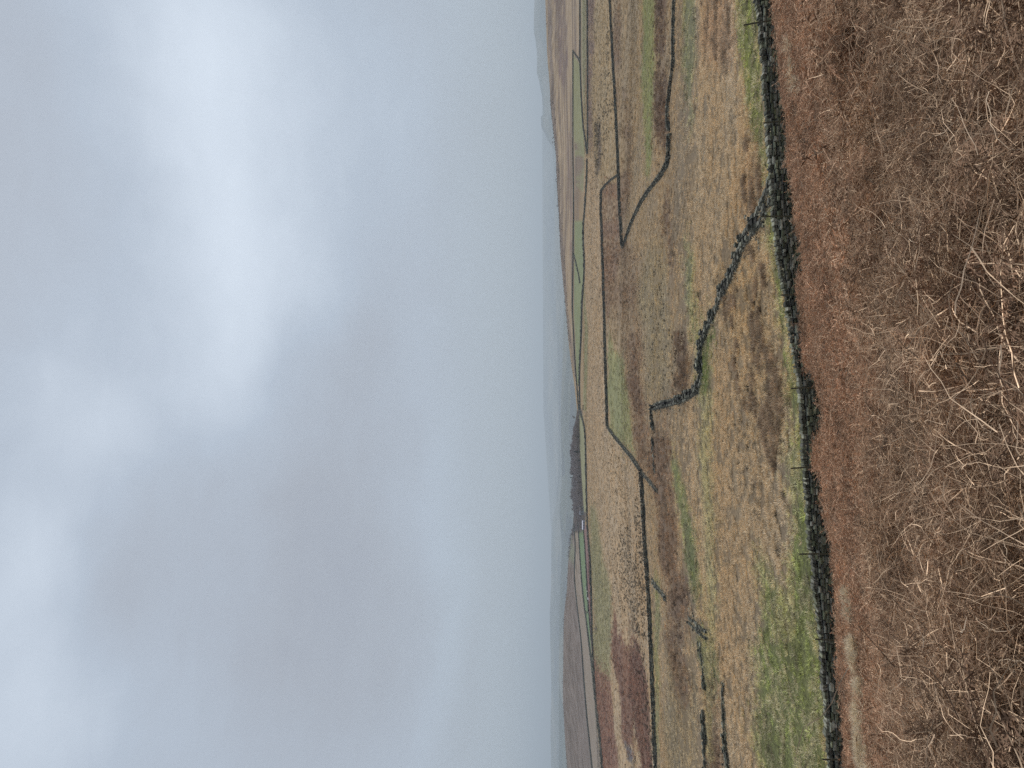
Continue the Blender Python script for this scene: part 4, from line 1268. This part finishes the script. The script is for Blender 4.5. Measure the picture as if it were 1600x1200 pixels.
def place_tree(x, y, hpx, label, sd_, group=None, name='tree', conifer=False, crown_mat=None):
    p = hit(x, y)
    H = hpx * p[1] / FPX
    TV, TF, CV, CF = tree_mesh(sd_, H, conifer)
    r = empty(name, tuple(p))
    tag(r, label, 'tree', group)
    for nm, V, Fc, m in (('trunk', TV, TF, M_BARK), ('crown', CV, CF, crown_mat or (M_FIR if conifer else M_TWIG))):
        me = bpy.data.meshes.new(nm); me.from_pydata([tuple(v) for v in V], [], [tuple(f) for f in Fc]); me.materials.append(m)
        link(bpy.data.objects.new(nm, me), r)
    return r


place_tree(935, 982, 9, 'lone bare tree standing out on the pale grass at the far left', 901)
place_tree(921, 957, 7, 'round dark tree on the wall by the bright green strip', 902)
for x, y, h, lb, s_ in ((865, 216, 3.5, 'small dot of a tree on the right skyline, first of a close pair', 903), (866, 222, 4, 'slightly taller tree on the right skyline beside the first dot', 904),
                        (871, 280, 3.5, 'thorn tree on the skyline with a lower one close beside it', 905), (871, 284, 3, 'low thorn tree next to a taller one on the skyline', 906),
                        (873.5, 322, 4.5, 'single thin tree on the skyline near the middle of the hill edge', 907)):
    place_tree(x, y, h, lb, s_)
place_tree(897, 746, 6.5, 'tallest conifer standing above the dark wood', 910, name='conifer_tree', conifer=True)
place_tree(898, 749, 5.5, 'conifer leaning against the tallest one above the wood', 911, name='conifer_tree', conifer=True)
place_tree(897, 725, 4.5, 'small conifer poking up right of the tallest ones', 912, name='conifer_tree', conifer=True)
place_tree(897, 766, 6, 'bare feathery tree above the wood, left of the conifers', 913)
place_tree(900, 652, 6, 'bare tree at the right-hand tip of the dark wood', 914)

# the wood itself and the tree line on the left hill read as masses
wk = []
for i in range(5):
    TV, TF, CV, CF = tree_mesh(940 + i, 9.0, i == 4)
    V = [tuple(v) for v in TV] + [tuple(v) for v in CV]
    Fc = [tuple(f) for f in TF] + [tuple(j + len(TV) for j in f) for f in CF]
    wk.append(mesh_np('wood_kind', np.array(V), [f if len(f) == 4 else f + (f[-1],) for f in Fc], [M_FIR if i == 4 else M_TWIG], linkit=False))
PX = []; IX = []
WTOPY = [(640, 906), (655, 903.5), (668, 900.5), (690, 897.5), (760, 896.5), (795, 898), (812, 902), (826, 908)]
WBOT = [(642, 907), (660, 906), (700, 906.5), (745, 909), (800, 912.5), (826, 913)]
for _ in range(1500):
    y = R.uniform(642, 826)
    x0 = np.interp(y, *zip(*WTOPY)); x1 = np.interp(y, *zip(*WBOT))
    x = R.uniform(x0, x1)
    # small grassy clearings among the trees
    if ((y - 686) / 14) ** 2 + ((x - 901) / 1.8) ** 2 < 1 or ((y - 708) / 10) ** 2 + ((x - 903.5) / 1.5) ** 2 < 1: continue
    if x < x0 + 2 and vnoise(y / 5.0, 2.0) < .45: continue
    p = hit(x, y); PX.append(p); IX.append(4 if R.rand() < .07 else R.randint(0, 4))
PX = np.array(PX)
yy_ = 600 - PX[:, 0] / PX[:, 1] * (FPX * cP + 100 * sP)
WT = np.clip((yy_ - 634) / 50, .25, 1) * np.clip((838 - yy_) / 55, .3, 1) * (.85 + .25 * vnoise(yy_ / 11, yy_ * 0))
make_scatter('wood', 'dark leafless wood on the low hill in the distance', 'wood', wk, PX, np.stack([np.zeros(len(PX)), np.zeros(len(PX)), R.uniform(0, 6.28, len(PX))], 1),
             R.uniform(.55, 1.0, len(PX)) * .86 * WT, IX, np.ones((len(PX), 3)))
PX = []; SX = []
for _ in range(700):
    y = R.uniform(828, 1200)
    dens = .9 if y < 870 else (.28 if (vnoise(y / 18, 3.0) > .5) else .10)
    if R.rand() > dens: continue
    x = np.interp(y, [s[0] for s in SKY], [s[1] for s in SKY]) + (R.uniform(-.5, 3.5) if y < 885 else R.uniform(0, 1.2))
    PX.append(hit(x + .3, y)); SX.append(R.uniform(.3, .55) if y < 885 else R.uniform(.14, .38))
for _ in range(500):      # scrub along the right-hand skyline
    y = R.uniform(20, 600)
    x = np.interp(y, [s[0] for s in SKY], [s[1] for s in SKY]) + R.uniform(0, 4)
    if vnoise(y / 26, 9.0) < .35: continue
    PX.append(hit(x + .3, y)); SX.append(R.uniform(.08, .17))
PX = np.array(PX)
make_scatter('scrub', 'low bare scrub and hedge trees along the hill skylines', 'scrub', wk[:4] , PX, np.stack([np.zeros(len(PX)), np.zeros(len(PX)), R.uniform(0, 6.28, len(PX))], 1),
             SX, R.randint(0, 4, len(PX)), np.ones((len(PX), 3)))

# ------------------------------------------------------------------ farm buildings at the end of the wood
M_WHITE = mat_plain('white_sheeting', (.42, .43, .49), .6, 1.0, .08)
M_ROOFW = mat_plain('pale_roof_sheet', (.46, .46, .53), .5, 1.0, .08)
M_SLATE = mat_plain('grey_slates', (.16, .17, .19), .7, 1.0, .2)
M_DARK = mat_plain('dark_opening', (.03, .03, .035), .5)


def box(V, Fc, c, s_):
    b0 = len(V)
    for sx in (-1, 1):
        for sy in (-1, 1):
            for sz in (-1, 1): V.append((c[0] + sx * s_[0] / 2, c[1] + sy * s_[1] / 2, c[2] + sz * s_[2] / 2))
    for f in ((0, 1, 3, 2), (4, 6, 7, 5), (0, 4, 5, 1), (2, 3, 7, 6), (0, 2, 6, 4), (1, 5, 7, 3)): Fc.append(tuple(i + b0 for i in f))


def part(name, V, Fc, m, par):
    me = bpy.data.meshes.new(name); me.from_pydata([tuple(v) for v in V], [], Fc); me.materials.append(m)
    return link(bpy.data.objects.new(name, me), par)


def building(x, y, Lm, Dm, Hm, Rm, mw, mr, label, nwin, cat):
    p = hit(x, y)
    r = empty(cat.replace(' ', '_'), tuple(p)); tag(r, label, cat)
    V = []; Fc = []
    # gabled shell
    for sx in (-1, 1):
        for (yy, zz) in ((-Dm / 2, -1), (Dm / 2, -1), (Dm / 2, Hm), (0, Hm + Rm), (-Dm / 2, Hm)): V.append((sx * Lm / 2, yy, zz))
    Fc += [(0, 4, 3, 2, 1), (5, 6, 7, 8, 9), (0, 5, 9, 4), (1, 2, 7, 6)]
    part('wall', V, Fc, mw, r)
    V = []; Fc = []
    e_ = .3
    for sx in (-1, 1):
        for (yy, zz) in ((-Dm / 2 - e_, Hm - .1), (0, Hm + Rm + .08), (Dm / 2 + e_, Hm - .1), (-Dm / 2 - e_, Hm + .08), (0, Hm + Rm + .28), (Dm / 2 + e_, Hm + .08)): V.append((sx * (Lm / 2 + e_), yy, zz))
    Fc += [(0, 1, 7, 6), (1, 2, 8, 7), (3, 9, 10, 4), (4, 10, 11, 5), (0, 6, 9, 3), (2, 5, 11, 8), (0, 3, 4, 1), (1, 4, 5, 2), (6, 7, 10, 9), (7, 8, 11, 10)]
    part('roof', V, Fc, mr, r)
    for k in range(nwin):
        V = []; Fc = []
        xx = -Lm / 2 + Lm * (k + .5) / nwin
        box(V, Fc, (xx, -Dm / 2 - .03, Hm * .55), (1.1, .08, 1.1)); part('window', V, Fc, M_DARK, r)
    return r


building(913.4, 820, 8.5, 5, 1.6, .7, M_WHITE, M_ROOFW, 'long low white farm building at the left end of the dark wood', 3, 'farm building')
building(911.6, 798, 8, 5, 2.6, 1.6, mat_plain('pale_render', (.33, .37, .38), .8, 1, .1), M_SLATE, 'grey farmhouse tucked under the trees right of the white building', 3, 'farmhouse')

# ------------------------------------------------------------------ field gate by the wood
p = hit(912.5, 637)
gate = empty('field_gate', tuple(p)); tag(gate, 'dark timber field gate at the corner below the wood', 'gate')
for xx in (-1.9, 1.9):
    V = []; Fc = []; box(V, Fc, (xx, 0, .7), (.28, .28, 2.0)); part('gatepost', V, Fc, M_POST, gate)
V = []; Fc = []
for zz in (.25, .5, .75, 1.0, 1.3): box(V, Fc, (0, 0, zz), (3.5, .07, .12))
for xx in (-1.7, 0, 1.7): box(V, Fc, (xx, .08, .78), (.12, .06, 1.15))
part('bars', V, Fc, M_POST, gate)


# ------------------------------------------------------------------ sheep
M_WOOL = mat_plain('wool', (.74, .73, .68), 1.0, 8, .1)
M_FACE = mat_plain('sheep_face', (.30, .28, .25), .8)
sp = empty('sheep')
V = []; Fc = []
prof_ = [(-.58, .58, .05), (-.52, .60, .20), (-.30, .60, .29), (0, .58, .31), (.30, .61, .28), (.46, .66, .20), (.56, .76, .13), (.64, .84, .10), (.72, .86, .085), (.84, .80, .06), (.90, .77, .03)]
for (xx, zz, r_) in prof_:
    for k in range(10):
        a_ = 2 * math.pi * k / 10
        V.append((xx, math.cos(a_) * r_ * .85, zz + math.sin(a_) * r_))
for i in range(len(prof_) - 1):
    for k in range(10):
        Fc.append((i * 10 + k, i * 10 + (k + 1) % 10, (i + 1) * 10 + (k + 1) % 10, (i + 1) * 10 + k))
for (xx, yy, bk) in ((-.4, .14, -.05), (-.4, -.14, -.05), (.34, .13, .03), (.34, -.13, .03)):
    TV = []; TF = []
    tube(TV, TF, [(xx, yy, .5), (xx + bk, yy, .27), (xx + bk * .2, yy, .0)], .075, .03, 6)
    b0 = len(V); V += [tuple(v) for v in TV]; Fc += [tuple(j + b0 for j in f) for f in TF]
sp_me = bpy.data.meshes.new('sheep'); sp_me.from_pydata(V, [], Fc); sp_me.materials.append(M_WOOL)
V = []; Fc = []
box(V, Fc, (.80, 0, .83), (.20, .10, .11)); box(V, Fc, (.70, .12, .89), (.05, .13, .03)); box(V, Fc, (.70, -.12, .89), (.05, .13, .03))
fc_me = bpy.data.meshes.new('face'); fc_me.from_pydata(V, [], Fc); fc_me.materials.append(M_FACE)
bpy.data.objects.remove(sp)
for k, (x, y) in enumerate([(917.6, 917.5), (917.4, 919.5), (917.9, 921.2), (918.6, 923), (918.9, 924), (918.5, 929.3), (918.6, 930.5), (918.8, 931.6), (919.1, 932.9), (919.6, 934.2), (920.2, 935.4), (920.9, 936.6)]):
    p = hit(x, y)
    o = bpy.data.objects.new('sheep', sp_me); o.location = tuple(p); o.scale = (1.35, 1.35, 1.35); o.rotation_euler = (0, 0, R.choice([0, 3.14]) + R.normal(0, .4))
    link(o); tag(o, 'white sheep strung out along the foot of the bright green strip', 'sheep', 'flock of white sheep')
    f_ = bpy.data.objects.new('face', fc_me); link(f_, o)

# ------------------------------------------------------------------ air
V = []; Fc = []
x0, x1, y0, y1, z0, z1 = -20000, 20000, -300, 33000, -200, 420
box(V, Fc, ((x0 + x1) / 2, (y0 + y1) / 2, (z0 + z1) / 2), (x1 - x0, y1 - y0, z1 - z0))
me = bpy.data.meshes.new('haze'); me.from_pydata(V, [], Fc)
hz = bpy.data.materials.new('haze_air'); hz.use_nodes = True
ht = hz.node_tree; ht.nodes.clear()
ho = ht.nodes.new('ShaderNodeOutputMaterial'); pv = ht.nodes.new('ShaderNodeVolumePrincipled')
pv.inputs['Density'].default_value = HAZE_D
pv.inputs['Color'].default_value = (.77, .88, .98, 1)
pv.inputs['Anisotropy'].default_value = 0.32
ht.links.new(pv.outputs[0], ho.inputs['Volume'])
me.materials.append(hz)
link(tag(bpy.data.objects.new('haze', me), 'pale haze filling the valley air', 'haze', kind='stuff'))
